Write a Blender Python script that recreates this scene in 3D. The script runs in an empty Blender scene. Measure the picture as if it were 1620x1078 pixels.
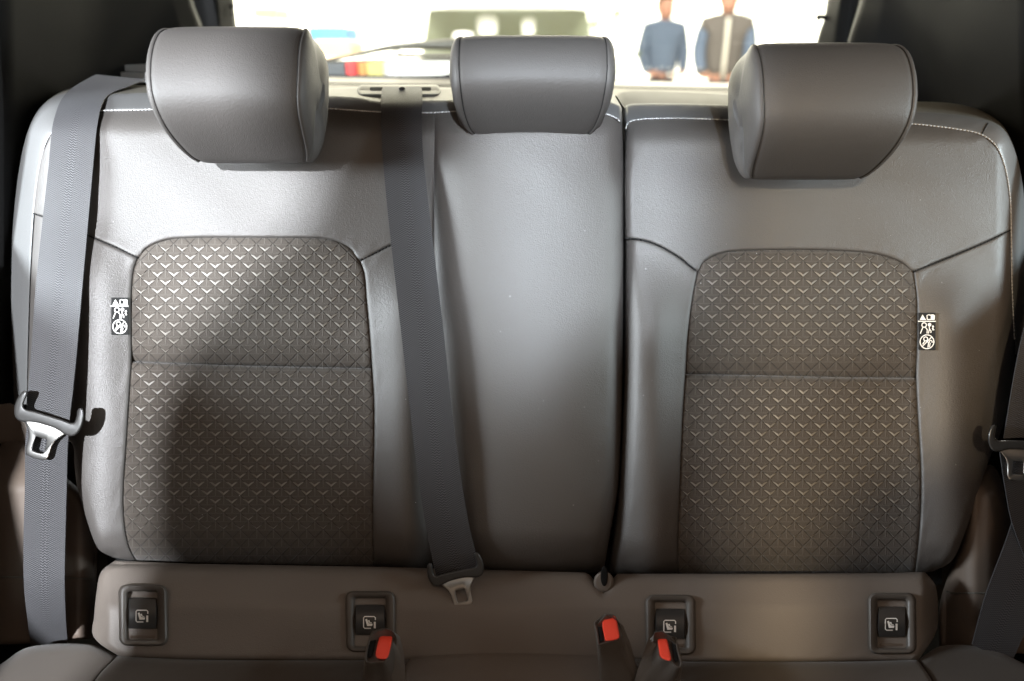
import bpy, math, random
import numpy as np
from mathutils import Vector
random.seed(7); rng = np.random.default_rng(7)
sc = bpy.context.scene
COL = sc.collection
# ------------------------------------------------------------------ camera
PITCH = math.radians(22.0); FPX = 1150.0; D0 = 0.95
CW, CH = 1620, 1078
CAM = np.array([0.0, 0.0, 1.25])
FW = np.array([0, math.cos(PITCH), -math.sin(PITCH)])
RT = np.array([1.0, 0, 0])
UP = np.array([0, math.sin(PITCH), math.cos(PITCH)])
cd = bpy.data.cameras.new('camera'); cam = bpy.data.objects.new('camera', cd); COL.objects.link(cam)
cam.location = CAM; cam.rotation_euler = (math.pi/2 - PITCH, 0, 0)
cd.sensor_width = 36; cd.lens = 36*FPX/CW; cd.clip_start = 0.02; cd.clip_end = 200
cd.dof.use_dof = True; cd.dof.focus_distance = 0.9; cd.dof.aperture_fstop = 2.2
sc.camera = cam
# ------------------------------------------------------------------ world and lamps
W = bpy.data.worlds.new('World'); sc.world = W; W.use_nodes = True
bg = W.node_tree.nodes['Background']; bg.inputs[0].default_value = (1.0, 0.73, 0.54, 1); bg.inputs[1].default_value = 0.235
sc.view_settings.view_transform = 'Standard'; sc.view_settings.look = 'None'
sc.view_settings.exposure = 1.5; sc.view_settings.gamma = 1.0

def lamp(name, kind, loc, target, power, col, size=0.05, size_y=None, spread=None, cone=60, blend=0.3):
    l = bpy.data.lights.new(name, kind); o = bpy.data.objects.new(name, l); COL.objects.link(o)
    l.energy = power; l.color = col
    o.location = loc
    d = Vector(target) - Vector(loc); o.rotation_euler = d.to_track_quat('-Z', 'Y').to_euler()
    if kind == 'AREA':
        l.shape = 'RECTANGLE' if size_y else 'DISK'; l.size = size
        if size_y: l.size_y = size_y
        if spread: l.spread = math.radians(spread)
    else:
        l.shadow_soft_size = size
        if kind == 'SPOT': l.spot_size = math.radians(cone); l.spot_blend = blend
    return o
LA = np.array([-1.00, -1.30, 1.95]); LB = np.array([0.24, -1.60, 2.00]); LC = np.array([-0.08, -1.42, 2.09])
lamp('showroom_spotlight', 'SPOT', LA, (-0.45, 0.9, 0.98), 345, (0.91, 0.95, 1.0), 0.032, cone=38, blend=0.35)
lamp('showroom_spotlight', 'SPOT', LB, (0.09, 0.9, 1.12), 290, (0.80, 0.90, 1.0), 0.06, cone=15, blend=1.0)
lamp('showroom_spotlight', 'SPOT', LC, (0.44, 0.9, 0.80), 62, (1.0, 0.80, 0.52), 0.045, cone=22, blend=0.8)
lamp('side_window_light', 'AREA', (-1.75, 0.35, 1.35), (-0.6, 0.95, 0.95), 30, (0.85, 0.94, 1.0), 0.5, 0.35)
lamp('side_window_light', 'AREA', (1.75, 0.35, 1.35), (0.6, 0.95, 0.95), 10, (0.80, 0.95, 1.0), 0.5, 0.35)
lamp('hall_ceiling_light', 'AREA', (0, 2.4, 4.4), (0, 6.2, 0.8), 450, (1.0, 0.97, 0.90), 6, 1)
lamp('windscreen_light', 'AREA', (0.1, -2.1, 1.75), (0, 0.9, 0.95), 27, (1.0, 0.68, 0.45), 1.5, 0.5)
lamp('hall_ceiling_light', 'AREA', (0, 3.7, 2.15), (0, 1.0, 1.15), 11, (1.0, 0.92, 0.70), 2.4, 0.4)

# ------------------------------------------------------------------ coordinate helpers
def P(px, py, h=0.0):
    """point seen at photo pixel (px,py), h metres proud of the seat-back plane"""
    px = np.asarray(px, float); py = np.asarray(py, float); h = np.asarray(h, float)
    px, py, h = np.broadcast_arrays(px, py, h)
    dep = D0 - h
    return (CAM + FW*dep[..., None] + RT*((px-810)/FPX*dep)[..., None] - UP*((py-539)/FPX*dep)[..., None])
def Q(u, v, w):
    u, v, w = np.broadcast_arrays(np.asarray(u, float), np.asarray(v, float), np.asarray(w, float))
    return CAM + FW*(D0-w)[..., None] + RT*u[..., None] + UP*v[..., None]

def set_tags(o, label=None, cat=None, group=None, kind=None):
    if label: o['label'] = label
    if cat: o['category'] = cat
    if group: o['group'] = group
    if kind: o['kind'] = kind
    return o
def thing(name, label, cat, loc, group=None):
    o = bpy.data.objects.new(name, None); COL.objects.link(o); o.location = Vector([float(c) for c in loc])
    o.empty_display_size = 0.05
    return set_tags(o, label, cat, group)
def origin_of(o):
    v = Vector((0, 0, 0))
    while o is not None:
        v += o.location; o = o.parent
    return np.array(v)
def mk(name, verts, faces, mat, parent=None, smooth=True, uv=None, loc=None, sharp=None):
    verts = np.asarray(verts, float).reshape(-1, 3)
    org = origin_of(parent) if parent is not None else (np.array(loc, float) if loc is not None else verts.mean(0))
    me = bpy.data.meshes.new(name)
    me.from_pydata((verts-org).tolist(), [], [tuple(int(i) for i in f) for f in faces])
    me.materials.append(mat)
    if uv is not None:
        uvl = me.uv_layers.new(name='UVMap'); li = np.empty(len(me.loops), int); me.loops.foreach_get('vertex_index', li)
        uvl.data.foreach_set('uv', np.asarray(uv, float)[li].ravel())
    me.validate(); me.update()
    if smooth: me.polygons.foreach_set('use_smooth', [True]*len(me.polygons))
    if sharp is not None:
        me.set_sharp_from_angle(angle=math.radians(sharp))
    o = bpy.data.objects.new(name, me); COL.objects.link(o)
    if parent is not None: o.parent = parent
    else: o.location = org
    return o
def join(parts):
    V, F, n = [], [], 0
    for v, f in parts:
        v = np.asarray(v).reshape(-1, 3); V.append(v); F += [tuple(i+n for i in g) for g in f]; n += len(v)
    return np.concatenate(V), F

def resample(pts, n, smooth=True, per=6):
    pts = np.asarray(pts, float)
    if smooth and len(pts) > 2:
        out = []
        p = np.vstack([2*pts[0]-pts[1], pts, 2*pts[-1]-pts[-2]])
        for i in range(1, len(p)-2):
            # centripetal-ish: limit tangents
            p0, p1, p2, p3 = p[i-1], p[i], p[i+1], p[i+2]
            L = np.linalg.norm(p2-p1)
            def tan(a, b, c):
                t = (c-a); la = np.linalg.norm(b-a); lc = np.linalg.norm(c-b)
                nrm = np.linalg.norm(t)
                return t/nrm*min(L, 1.0*min(la, lc)*1.5) if nrm > 0 else t
            m1 = tan(p0, p1, p2); m2 = tan(p1, p2, p3)
            for k in range(per):
                t = k/per
                h00 = 2*t**3-3*t**2+1; h10 = t**3-2*t**2+t; h01 = -2*t**3+3*t**2; h11 = t**3-t**2
                out.append(h00*p1+h10*m1+h01*p2+h11*m2)
        out.append(pts[-1]); pts = np.array(out)
    s = np.r_[0, np.cumsum(np.linalg.norm(np.diff(pts, axis=0), axis=1))]
    t = np.linspace(0, s[-1], n) if np.isscalar(n) else np.asarray(n)*s[-1]
    return np.stack([np.interp(t, s, pts[:, k]) for k in range(pts.shape[1])], 1)

def spaced(n, edge=0.12):
    t = np.linspace(0, 1, n)
    return t - edge*np.sin(2*np.pi*t)      # denser at both ends
def grid_faces(nu, nv, close_u=False):
    F = []
    for j in range(nv-1):
        for i in range(nu-1 if not close_u else nu):
            i2 = (i+1) % nu
            F.append((j*nu+i, (j+1)*nu+i, (j+1)*nu+i2, j*nu+i2))
    return F
class Surf: pass
def panel(name, top, right, bottom, left, base, mat, parent, edges=None, step=4.5, smooth_curves=(1, 1, 1, 1), nmax=170, build=True, pk=0.00025):
    """quilted cover panel between four outline curves (photo pixels): top L->R, right T->B, bottom L->R, left T->B"""
    lt = max(np.linalg.norm(np.diff(np.asarray(top, float), axis=0), axis=1).sum(), np.linalg.norm(np.diff(np.asarray(bottom, float), axis=0), axis=1).sum())
    ll = max(np.linalg.norm(np.diff(np.asarray(left, float), axis=0), axis=1).sum(), np.linalg.norm(np.diff(np.asarray(right, float), axis=0), axis=1).sum())
    nu = int(min(nmax, max(14, lt/step))); nv = int(min(nmax, max(14, ll/step)))
    U = spaced(nu, 0.11); V = spaced(nv, 0.11)
    T = resample(top, U, smooth_curves[0]); R = resample(right, V, smooth_curves[1])
    B = resample(bottom, U, smooth_curves[2]); L = resample(left, V, smooth_curves[3])
    uu, vv = np.meshgrid(U, V)
    uu = uu[..., None]; vv = vv[..., None]
    S = (1-vv)*T[None] + vv*B[None] + (1-uu)*L[:, None] + uu*R[:, None] - \
        ((1-uu)*(1-vv)*T[0] + uu*(1-vv)*T[-1] + (1-uu)*vv*B[0] + uu*vv*B[-1])
    X, Y = S[..., 0], S[..., 1]
    h = base(X, Y)
    h = h + 0.0007*np.sin(X*.031+2*np.sin(Y*.013))*np.sin(Y*.027+1.3*np.sin(X*.011))
    # distances to each side curve
    def dist(Cv):
        d = np.full(X.shape, 1e9)
        for a, b in zip(Cv[:-1], Cv[1:]):
            ab = b-a; l2 = max((ab**2).sum(), 1e-9)
            t = np.clip(((X-a[0])*ab[0]+(Y-a[1])*ab[1])/l2, 0, 1)
            d = np.minimum(d, np.hypot(X-a[0]-t*ab[0], Y-a[1]-t*ab[1]))
        return d
    e = dict(T=(6, .003), R=(6, .003), B=(6, .003), L=(6, .003)); e.update(edges or {})
    for key, Cv in (('T', T), ('R', R), ('B', B), ('L', L)):
        r, dp = e[key]
        if r <= 0: continue
        d = dist(Cv[::2] if len(Cv) > 60 and False else Cv)
        q = np.clip(1-d/r, 0, 1)
        h = h - dp*(1-np.sqrt(np.clip(1-q**2, 0, 1)))
        h = h + pk*np.exp(-((d-r-3)/8)**2)*np.sin((X+Y)*0.17+2*np.sin((X-Y)*0.031))*np.sin((X-1.4*Y)*0.023+1)
    s = Surf(); s.X, s.Y, s.h, s.T, s.R, s.B, s.L = X, Y, h, T, R, B, L
    if build:
        s.obj = mk(name, P(X, Y, h).reshape(-1, 3), grid_faces(nu, nv), mat, parent, uv=np.stack([X.ravel(), -Y.ravel()], 1))
    return s
def sample(s, x, y):
    x = np.atleast_1d(x); y = np.atleast_1d(y); out = np.empty(len(x))
    X, Y, H = s.X.ravel(), s.Y.ravel(), s.h.ravel()
    for k in range(len(x)):
        d = (X-x[k])**2+(Y-y[k])**2
        i = np.argpartition(d, 4)[:4]; w = 1/(d[i]+0.3)
        out[k] = (H[i]*w).sum()/w.sum()
    return out
def inside(poly, x, y):
    c = False; n = len(poly); j = n-1
    for i in range(n):
        if (poly[i][1] > y) != (poly[j][1] > y) and x < (poly[j][0]-poly[i][0])*(y-poly[i][1])/(poly[j][1]-poly[i][1])+poly[i][0]: c = not c
        j = i
    return c
def pdist(poly, x, y):
    d = 1e9
    for a, b in zip(poly, np.roll(poly, -1, 0)):
        ab = b-a; t = np.clip(((x-a[0])*ab[0]+(y-a[1])*ab[1])/max((ab**2).sum(), 1e-9), 0, 1)
        d = min(d, math.hypot(x-a[0]-t*ab[0], y-a[1]-t*ab[1]))
    return d
def loft(loops, cap0=False, cap1=True, closed=True):
    n = len(loops[0]); V = np.concatenate([np.asarray(l).reshape(-1, 3) for l in loops]); F = []
    for j in range(len(loops)-1):
        for i in range(n if closed else n-1):
            k = (i+1) % n
            F.append((j*n+i, j*n+k, (j+1)*n+k, (j+1)*n+i))
    if cap0: F.append(tuple(range(n-1, -1, -1)))
    if cap1: F.append(tuple((len(loops)-1)*n+i for i in range(n)))
    return V, F
def rrect(x0, y0, x1, y1, r, n=5):
    pts = []
    for cx, cy, a0 in ((x1-r, y0+r, -90), (x1-r, y1-r, 0), (x0+r, y1-r, 90), (x0+r, y0+r, 180)):
        for k in range(n+1):
            a = math.radians(a0+90*k/n); pts.append((cx+r*math.cos(a), cy+r*math.sin(a)))
    return np.array(pts)
def inset(pts, d):
    pts = np.asarray(pts, float); a = np.roll(pts, 1, 0); b = np.roll(pts, -1, 0)
    t = b-a; t /= np.maximum(np.linalg.norm(t, axis=1), 1e-9)[:, None]
    area = 0.5*np.sum(pts[:, 0]*np.roll(pts[:, 1], -1)-np.roll(pts[:, 0], -1)*pts[:, 1])
    nrm = np.stack([-t[:, 1], t[:, 0]], 1)*(1 if area > 0 else -1)
    return pts + nrm*d
def pillow(pts, h0, h1, r, steps=4, hf=None):
    """rounded solid on the outline pts (px); h0 base, h1 top, r edge rounding px; hf extra height function"""
    loops = []
    f = hf or (lambda x, y: 0*x)
    pts = np.asarray(pts, float)
    loops.append(P(pts[:, 0], pts[:, 1], h0+f(pts[:, 0], pts[:, 1])))
    hr = min(r*0.00083, abs(h1-h0))
    for k in range(steps+1):
        a = math.pi/2*k/steps; q = inset(pts, r*(1-math.cos(a)))
        loops.append(P(q[:, 0], q[:, 1], h1-hr*(1-math.sin(a))+f(q[:, 0], q[:, 1])))
    return loft(loops)
def tube(pts, r, n=8, cap=True):
    pts = np.asarray(pts, float); m = len(pts); loops = []
    tg = np.gradient(pts, axis=0); tg /= np.maximum(np.linalg.norm(tg, axis=1), 1e-9)[:, None]
    ref = FW*-1
    for i in range(m):
        a = np.cross(tg[i], ref); 
        if np.linalg.norm(a) < 0.2: a = np.cross(tg[i], UP)
        a /= np.linalg.norm(a); b = np.cross(tg[i], a)
        rr = r if np.isscalar(r) else r[i]
        loops.append(np.array([pts[i]+rr*(math.cos(2*math.pi*k/n)*a+math.sin(2*math.pi*k/n)*b) for k in range(n)]))
    return loft(loops, cap, cap)
def strokes(lines, width, hfun):
    """flat printed strokes: list of px polylines (or ('fill', pts))"""
    parts = []
    for ln in lines:
        if ln[0] == 'fill':
            p = np.array(ln[1], float); parts.append((P(p[:, 0], p[:, 1], hfun(p[:, 0], p[:, 1])), [tuple(range(len(p)))]))
            continue
        p = np.array(ln, float); t = np.gradient(p, axis=0); t /= np.maximum(np.linalg.norm(t, axis=1), 1e-9)[:, None]
        nn = np.stack([-t[:, 1], t[:, 0]], 1)*width/2
        a = p+nn; b = p-nn; n = len(p)
        V = np.concatenate([P(a[:, 0], a[:, 1], hfun(a[:, 0], a[:, 1])), P(b[:, 0], b[:, 1], hfun(b[:, 0], b[:, 1]))])
        parts.append((V, [(i, i+1, n+i+1, n+i) for i in range(n-1)]))
    return join(parts)
def sm(a, b, x):
    t = np.clip((x-a)/(b-a), 0, 1); return t*t*(3-2*t)
def ga(x, c, s): return np.exp(-((x-c)/s)**2)

# ------------------------------------------------------------------ materials
def nd(nt, typ, **kw):
    n = nt.nodes.new(typ)
    for k, v in kw.items(): setattr(n, k, v)
    return n
def new_mat(name, col, rough=0.5, spec=0.5, metal=0.0, sheen=0.0, coat=0.0):
    m = bpy.data.materials.new(name); m.use_nodes = True
    b = m.node_tree.nodes['Principled BSDF']
    b.inputs['Base Color'].default_value = (*col, 1); b.inputs['Roughness'].default_value = rough
    b.inputs['Specular IOR Level'].default_value = spec; b.inputs['Metallic'].default_value = metal
    b.inputs['Sheen Weight'].default_value = sheen; b.inputs['Coat Weight'].default_value = coat
    return m
def grain(m, scale, strength, dist=0.0004, kind='noise', rough_var=0.0, col_var=0.0, detail=3):
    nt = m.node_tree; b = nt.nodes['Principled BSDF']
    tc = nd(nt, 'ShaderNodeTexCoord')
    if kind == 'leather':
        t = nd(nt, 'ShaderNodeTexVoronoi'); t.feature = 'F1'; t.inputs['Scale'].default_value = scale
        nz = nd(nt, 'ShaderNodeTexNoise'); nz.inputs['Scale'].default_value = scale*0.35; nz.inputs['Detail'].default_value = 4
        mx = nd(nt, 'ShaderNodeMath', operation='ADD'); nt.links.new(t.outputs['Distance'], mx.inputs[0]); nt.links.new(nz.outputs[0], mx.inputs[1])
        nt.links.new(tc.outputs['Object'], t.inputs['Vector']); nt.links.new(tc.outputs['Object'], nz.inputs['Vector'])
        out = mx.outputs[0]
    else:
        t = nd(nt, 'ShaderNodeTexNoise'); t.inputs['Scale'].default_value = scale; t.inputs['Detail'].default_value = detail
        nt.links.new(tc.outputs['Object'], t.inputs['Vector']); out = t.outputs[0]
    bp = nd(nt, 'ShaderNodeBump'); bp.inputs['Strength'].default_value = strength; bp.inputs['Distance'].default_value = dist
    nt.links.new(out, bp.inputs['Height']); nt.links.new(bp.outputs[0], b.inputs['Normal'])
    n2 = nd(nt, 'ShaderNodeTexNoise'); n2.inputs['Scale'].default_value = 9; n2.inputs['Detail'].default_value = 5
    nt.links.new(tc.outputs['Object'], n2.inputs['Vector'])
    if rough_var:
        mr = nd(nt, 'ShaderNodeMapRange'); r0 = b.inputs['Roughness'].default_value
        mr.inputs['To Min'].default_value = r0-rough_var; mr.inputs['To Max'].default_value = r0+rough_var
        nt.links.new(n2.outputs[0], mr.inputs[0]); nt.links.new(mr.outputs[0], b.inputs['Roughness'])
    if col_var:
        c = b.inputs['Base Color'].default_value[:3]
        mr = nd(nt, 'ShaderNodeMixRGB'); mr.inputs[1].default_value = (*[x*(1-col_var) for x in c], 1); mr.inputs[2].default_value = (*[x*(1+col_var) for x in c], 1)
        nt.links.new(n2.outputs[0], mr.inputs[0]); nt.links.new(mr.outputs[0], b.inputs['Base Color'])
    return m
M = {}
M['leather'] = grain(new_mat('grey_leather', (0.066, 0.060, 0.056), 0.50, 0.70), 900, 0.50, 0.0005, 'leather', 0.04, 0.06)
M['headleather'] = grain(new_mat('headrest_leather', (0.058, 0.053, 0.050), 0.56, 0.5), 900, 0.4, 0.0006, 'leather', 0.04, 0.06)
M['bandleather'] = grain(new_mat('grey_band_leather', (0.10, 0.10, 0.10), 0.42, 0.7), 900, 0.25, 0.0005, 'leather', 0.04, 0.05)
M['shell'] = grain(new_mat('seat_shell_vinyl', (0.10, 0.094, 0.080), 0.5, 0.4), 1500, 0.2, 0.0003, 'noise', 0.05, 0.05)
M['plastic'] = grain(new_mat('dark_plastic', (0.030, 0.029, 0.028), 0.38, 0.5), 2500, 0.18, 0.0003, 'noise', 0.06, 0.05)
M['bezel'] = grain(new_mat('anchor_bezel_plastic', (0.085, 0.075, 0.066), 0.42, 0.45), 2500, 0.18, 0.0003, 'noise', 0.05, 0.05)
M['buckle'] = grain(new_mat('buckle_plastic', (0.090, 0.078, 0.068), 0.38, 0.5), 2500, 0.18, 0.0003, 'noise', 0.05, 0.05)
M['gloss'] = new_mat('gloss_black_plastic', (0.02, 0.02, 0.02), 0.2, 0.5)
M['trim'] = grain(new_mat('side_trim_plastic', (0.110, 0.085, 0.068), 0.5, 0.4), 1800, 0.3, 0.0003, 'noise', 0.05, 0.06)
M['pillar'] = grain(new_mat('pillar_trim_plastic', (0.004, 0.004, 0.004), 0.65, 0.12), 1800, 0.25, 0.0003, 'noise', 0.05, 0.06)
M['dark'] = new_mat('shadow_gap_black', (0.006, 0.006, 0.006), 0.9, 0.2)  # near-black, put in for the shade inside slots and gaps; floor too
M['metal'] = new_mat('brushed_steel', (0.55, 0.54, 0.52), 0.32, 0.5, 1.0)
M['chrome'] = new_mat('chrome_post', (0.7, 0.7, 0.7), 0.12, 0.5, 1.0)
M['red'] = grain(new_mat('red_button_plastic', (0.92, 0.075, 0.040), 0.38, 0.5), 1500, 0.1, 0.0002)
M['print'] = new_mat('white_print', (0.78, 0.76, 0.72), 0.6, 0.3)
M['tag'] = grain(new_mat('black_tag_cloth', (0.02, 0.02, 0.02), 0.8, 0.2), 3000, 0.3, 0.0002)
M['thread'] = new_mat('white_thread', (0.42, 0.42, 0.42), 0.6, 0.3)
M['darkthread'] = new_mat('black_thread', (0.012, 0.012, 0.012), 0.8, 0.2)
M['chev'] = grain(new_mat('raised_chevron_print', (0.185, 0.168, 0.145), 0.45, 0.6), 2500, 0.2, 0.0002)
M['cushion'] = grain(new_mat('cushion_fabric', (0.058, 0.048, 0.040), 0.85, 0.25, sheen=0.15), 2200, 0.6, 0.0005, 'noise', 0.0, 0.1)
M['cushleather'] = grain(new_mat('cushion_back_leather', (0.140, 0.120, 0.104), 0.50, 0.5), 900, 0.3, 0.0005, 'leather', 0.04, 0.05)

def fabric_mat():
    m = new_mat('patterned_seat_fabric', (0.05, 0.045, 0.040), 0.75, 0.3, sheen=0.2); nt = m.node_tree; b = nt.nodes['Principled BSDF']
    uvn = nd(nt, 'ShaderNodeUVMap'); sp = nd(nt, 'ShaderNodeSeparateXYZ'); nt.links.new(uvn.outputs[0], sp.inputs[0])
    def mth(op, a, bb=None, c=None):
        n = nd(nt, 'ShaderNodeMath', operation=op)
        for i, s in enumerate((a, bb, c)):
            if s is None: continue
            if hasattr(s, 'is_linked'): nt.links.new(s, n.inputs[i])
            else: n.inputs[i].default_value = s
        return n.outputs[0]
    u = mth('DIVIDE', sp.outputs[0], 26.2); v = mth('DIVIDE', sp.outputs[1], -26.6)
    def line(x, w):   # 1 on integer lines
        fr = mth('PINGPONG', x, 0.5)            # 0 at integers
        return mth('SUBTRACT', 1.0, mth('SMOOTH_MIN', mth('DIVIDE', fr, w), 1.0, 0.2))
    da = line(mth('ADD', u, v), 0.07); db = line(mth('SUBTRACT', u, v), 0.07)
    diag = mth('MAXIMUM', da, db)
    v2 = mth('MULTIPLY', v, 2.0)
    hz = line(mth('SUBTRACT', v2, 0.10), 0.09)
    up = mth('ADD', u, mth('MULTIPLY', mth('FLOOR', v2), 0.5))
    vt = line(up, 0.045)
    lt = mth('MAXIMUM', mth('MULTIPLY', hz, 0.6), vt)
    nz = nd(nt, 'ShaderNodeTexNoise'); nz.inputs['Scale'].default_value = 0.55; nz.inputs['Detail'].default_value = 4
    nt.links.new(uvn.outputs[0], nz.inputs['Vector'])
    mx = nd(nt, 'ShaderNodeMixRGB'); mx.inputs[1].default_value = (0.062, 0.051, 0.042, 1); mx.inputs[2].default_value = (0.028, 0.023, 0.019, 1)
    nt.links.new(diag, mx.inputs[0])
    mx2 = nd(nt, 'ShaderNodeMixRGB'); mx2.inputs[2].default_value = (0.12, 0.108, 0.095, 1)
    nt.links.new(mx.outputs[0], mx2.inputs[1]); nt.links.new(mth('MULTIPLY', lt, 0.7), mx2.inputs[0])
    mx3 = nd(nt, 'ShaderNodeMixRGB', blend_type='MULTIPLY'); mx3.inputs[0].default_value = 0.5
    nt.links.new(mx2.outputs[0], mx3.inputs[1])
    mr = nd(nt, 'ShaderNodeMapRange'); mr.inputs['To Min'].default_value = 0.6; mr.inputs['To Max'].default_value = 1.3; nt.links.new(nz.outputs[0], mr.inputs[0])
    nt.links.new(mr.outputs[0], mx3.inputs[2]); nt.links.new(mx3.outputs[0], b.inputs['Base Color'])
    hgt = mth('ADD', mth('SUBTRACT', mth('MULTIPLY', lt, 0.5), diag), mth('MULTIPLY', nz.outputs[0], 0.8))
    bp = nd(nt, 'ShaderNodeBump'); bp.inputs['Strength'].default_value = 0.8; bp.inputs['Distance'].default_value = 0.0008
    nt.links.new(hgt, bp.inputs['Height']); nt.links.new(bp.outputs[0], b.inputs['Normal'])
    return m
M['fabric'] = fabric_mat()

def webbing_mat(name, col, col2):
    m = new_mat(name, col, 0.55, 0.3, sheen=0.04); nt = m.node_tree; b = nt.nodes['Principled BSDF']
    uvn = nd(nt, 'ShaderNodeUVMap'); sp = nd(nt, 'ShaderNodeSeparateXYZ'); nt.links.new(uvn.outputs[0], sp.inputs[0])
    def mth(op, a, bb=None, c=None):
        n = nd(nt, 'ShaderNodeMath', operation=op)
        for i, s in enumerate((a, bb, c)):
            if s is None: continue
            if hasattr(s, 'is_linked'): nt.links.new(s, n.inputs[i])
            else: n.inputs[i].default_value = s
        return n.outputs[0]
    u = sp.outputs[0]; v = sp.outputs[1]            # both in millimetres
    ph = mth('ADD', mth('MULTIPLY', v, 1.9), mth('MULTIPLY', mth('PINGPONG', u, 2.2), 1.9))
    herr = mth('SINE', ph)
    rib = mth('MULTIPLY', mth('SINE', mth('MULTIPLY', v, 2.5)), mth('SINE', mth('MULTIPLY', u, 1.5)))
    mid = mth('MULTIPLY', mth('GREATER_THAN', u, 19.0), mth('LESS_THAN', u, 28.0))
    hh = mth('ADD', mth('MULTIPLY', herr, mid), mth('MULTIPLY', rib, mth('SUBTRACT', 1.0, mid)))
    hn = mth('MULTIPLY_ADD', hh, 0.5, 0.5)
    mx = nd(nt, 'ShaderNodeMixRGB'); mx.inputs[1].default_value = (*col, 1); mx.inputs[2].default_value = (*col2, 1)
    nt.links.new(hn, mx.inputs[0]); nt.links.new(mx.outputs[0], b.inputs['Base Color'])
    bp = nd(nt, 'ShaderNodeBump'); bp.inputs['Strength'].default_value = 0.6; bp.inputs['Distance'].default_value = 0.0005
    nt.links.new(hn, bp.inputs['Height']); nt.links.new(bp.outputs[0], b.inputs['Normal'])
    return m
M['web'] = webbing_mat('seat_belt_webbing', (0.006, 0.006, 0.008), (0.075, 0.074, 0.078))

# ------------------------------------------------------------------ rear seat backs
def roll_top(x, y, y0, k=1.0): return -k*0.045*(np.clip((y0-y)/60, 0, 3))**2
def base_left(x, y):
    h = 0.020*ga(x, 150, 55)*sm(330, 470, y) + 0.018*ga(x, 645, 52)*sm(380, 500, y)*(x < 640) + 0.018*ga(x, 645, 52)*sm(380, 500, y)*(x >= 640)*(1-sm(640, 690, x)*0.6)
    h = h - 0.085*(np.clip((95-x)/75, 0, 1))**2*(1-sm(640, 700, y)*0.6)
    h = h + 0.010*ga(y, 700, 150)*ga(x, 400, 250) - 0.006*ga(y, 575, 50)*ga(x, 400, 200)
    # centre pad
    t = np.clip(1-((x-838)/152)**2, 0, 1)
    h = h + (0.028*np.sqrt(t+1e-9)*0.5+0.018*t)*(x > 686)
    h = h + roll_top(x, y, 215) - 0.030*(np.clip((y-835)/70, 0, 1))**2
    return h
def base_right(x, y):
    h = 0.020*ga(x, 1030, 42)*sm(400, 520, y) + 0.020*ga(x, 1510, 55)*sm(400, 520, y)
    h = h - 0.085*(np.clip((x-1575)/60, 0, 1.6))**2*(1-sm(620, 690, y)*0.6)
    h = h + 0.010*ga(y, 720, 150)*ga(x, 1270, 250) - 0.006*ga(y, 595, 50)*ga(x, 1270, 200)
    h = h - 0.030*np.clip((1030-x)/45, 0, 1)**2*sm(300, 180, y)*0.5
    h = h + roll_top(x, y, 230) - 0.030*(np.clip((y-850)/70, 0, 1))**2
    return h

def chevrons(s, outline, parent, y0, y1, fade_top, fade_bot):
    poly = np.asarray(outline); rows = []
    V, F = [], []; n = 0
    pts = []; meta = []
    j0, j1 = int(y0//13.3)-1, int(y1//13.3)+1
    x0, x1 = poly[:, 0].min(), poly[:, 0].max()
    for j in range(j0, j1+1):
        for i in range(int(x0//26.2)-1, int(x1//26.2)+2):
            cx = (i+(j % 2)*0.5)*26.2; cy = j*13.3
            if not inside(poly, cx, cy-4): continue
            d = pdist(poly, cx, cy-4)
            if d < 7: continue
            k = min(1, 0.35+(d-7)/22)
            if fade_bot: k *= float(np.clip((y1-14-cy)/fade_bot, 0.0, 1))**0.6
            if fade_top: k *= float(np.clip((cy-y0)/fade_top, 0.3, 1))
            if k < 0.12: continue
            a = 9.8*(0.75+0.25*k); th = 3.9*k; yy = 9.2*(0.75+0.25*k)
            c = [(cx, cy-0.6, .0007), (cx, cy-0.6-th, .0011), (cx-a, cy-yy, .0003), (cx+a, cy-yy, .0003), (cx-a*0.45, cy-0.4-th-yy*0.40+1.6*k*0.2, .0009), (cx+a*0.45, cy-0.4-th-yy*0.40+1.6*k*0.2, .0009)]
            pts += c; F += [(n, n+1, n+4), (n, n+4, n+2), (n, n+5, n+1), (n, n+3, n+5)]; n += 6
    pts = np.array(pts)
    hs = sample(s, pts[:, 0], pts[:, 1])+pts[:, 2]
    o = mk('chevron_print', P(pts[:, 0], pts[:, 1], hs), F, M['chev'], parent, smooth=False)
    o['kind'] = 'stuff'
    return o
def seam_stitch(name, line, hf, mat, parent, r=0.0008, pitch=6.0, duty=0.86, off=0.0006):
    line = resample(line, 400); s = np.r_[0, np.cumsum(np.linalg.norm(np.diff(line, axis=0), axis=1))]
    parts = []; t = 0
    while t+pitch*duty < s[-1]:
        q = np.linspace(t, t+pitch*duty, 4); x = np.interp(q, s, line[:, 0]); y = np.interp(q, s, line[:, 1])
        arch = np.array([0, 1, 1, 0])*r*0.8
        parts.append(tube(P(x, y, hf(x, y)+off+arch), r, 5)); t += pitch
    V, F = join(parts); o = mk(name, V, F, mat, parent); o['kind'] = 'stuff'; return o

LB_ = base_left
seat1 = thing('rear_bench_seat', 'wide grey leather and patterned fabric backrest spanning the left and middle seats', 'car seat', P(500, 890, -0.05), 'rear seat backs')
dseamL = [(53, 338), (100, 354), (140, 373), (180, 390), (218, 408)]
insTopL = [(218, 408), (228, 396), (247, 385), (275, 378), (330, 376), (400, 376), (500, 377), (532, 382), (555, 394), (570, 412)]
dseamR = [(570, 412), (597, 399), (620, 388), (686, 368)]
stitchTop = [(60, 280), (66, 248), (80, 215), (110, 188), (157, 175), (245, 173), (350, 171), (505, 171), (603, 177), (688, 178)]
ptop = [(53, 338)]+stitchTop
centreseam_top = [(688, 178), (687, 260), (686, 368)]
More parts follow.
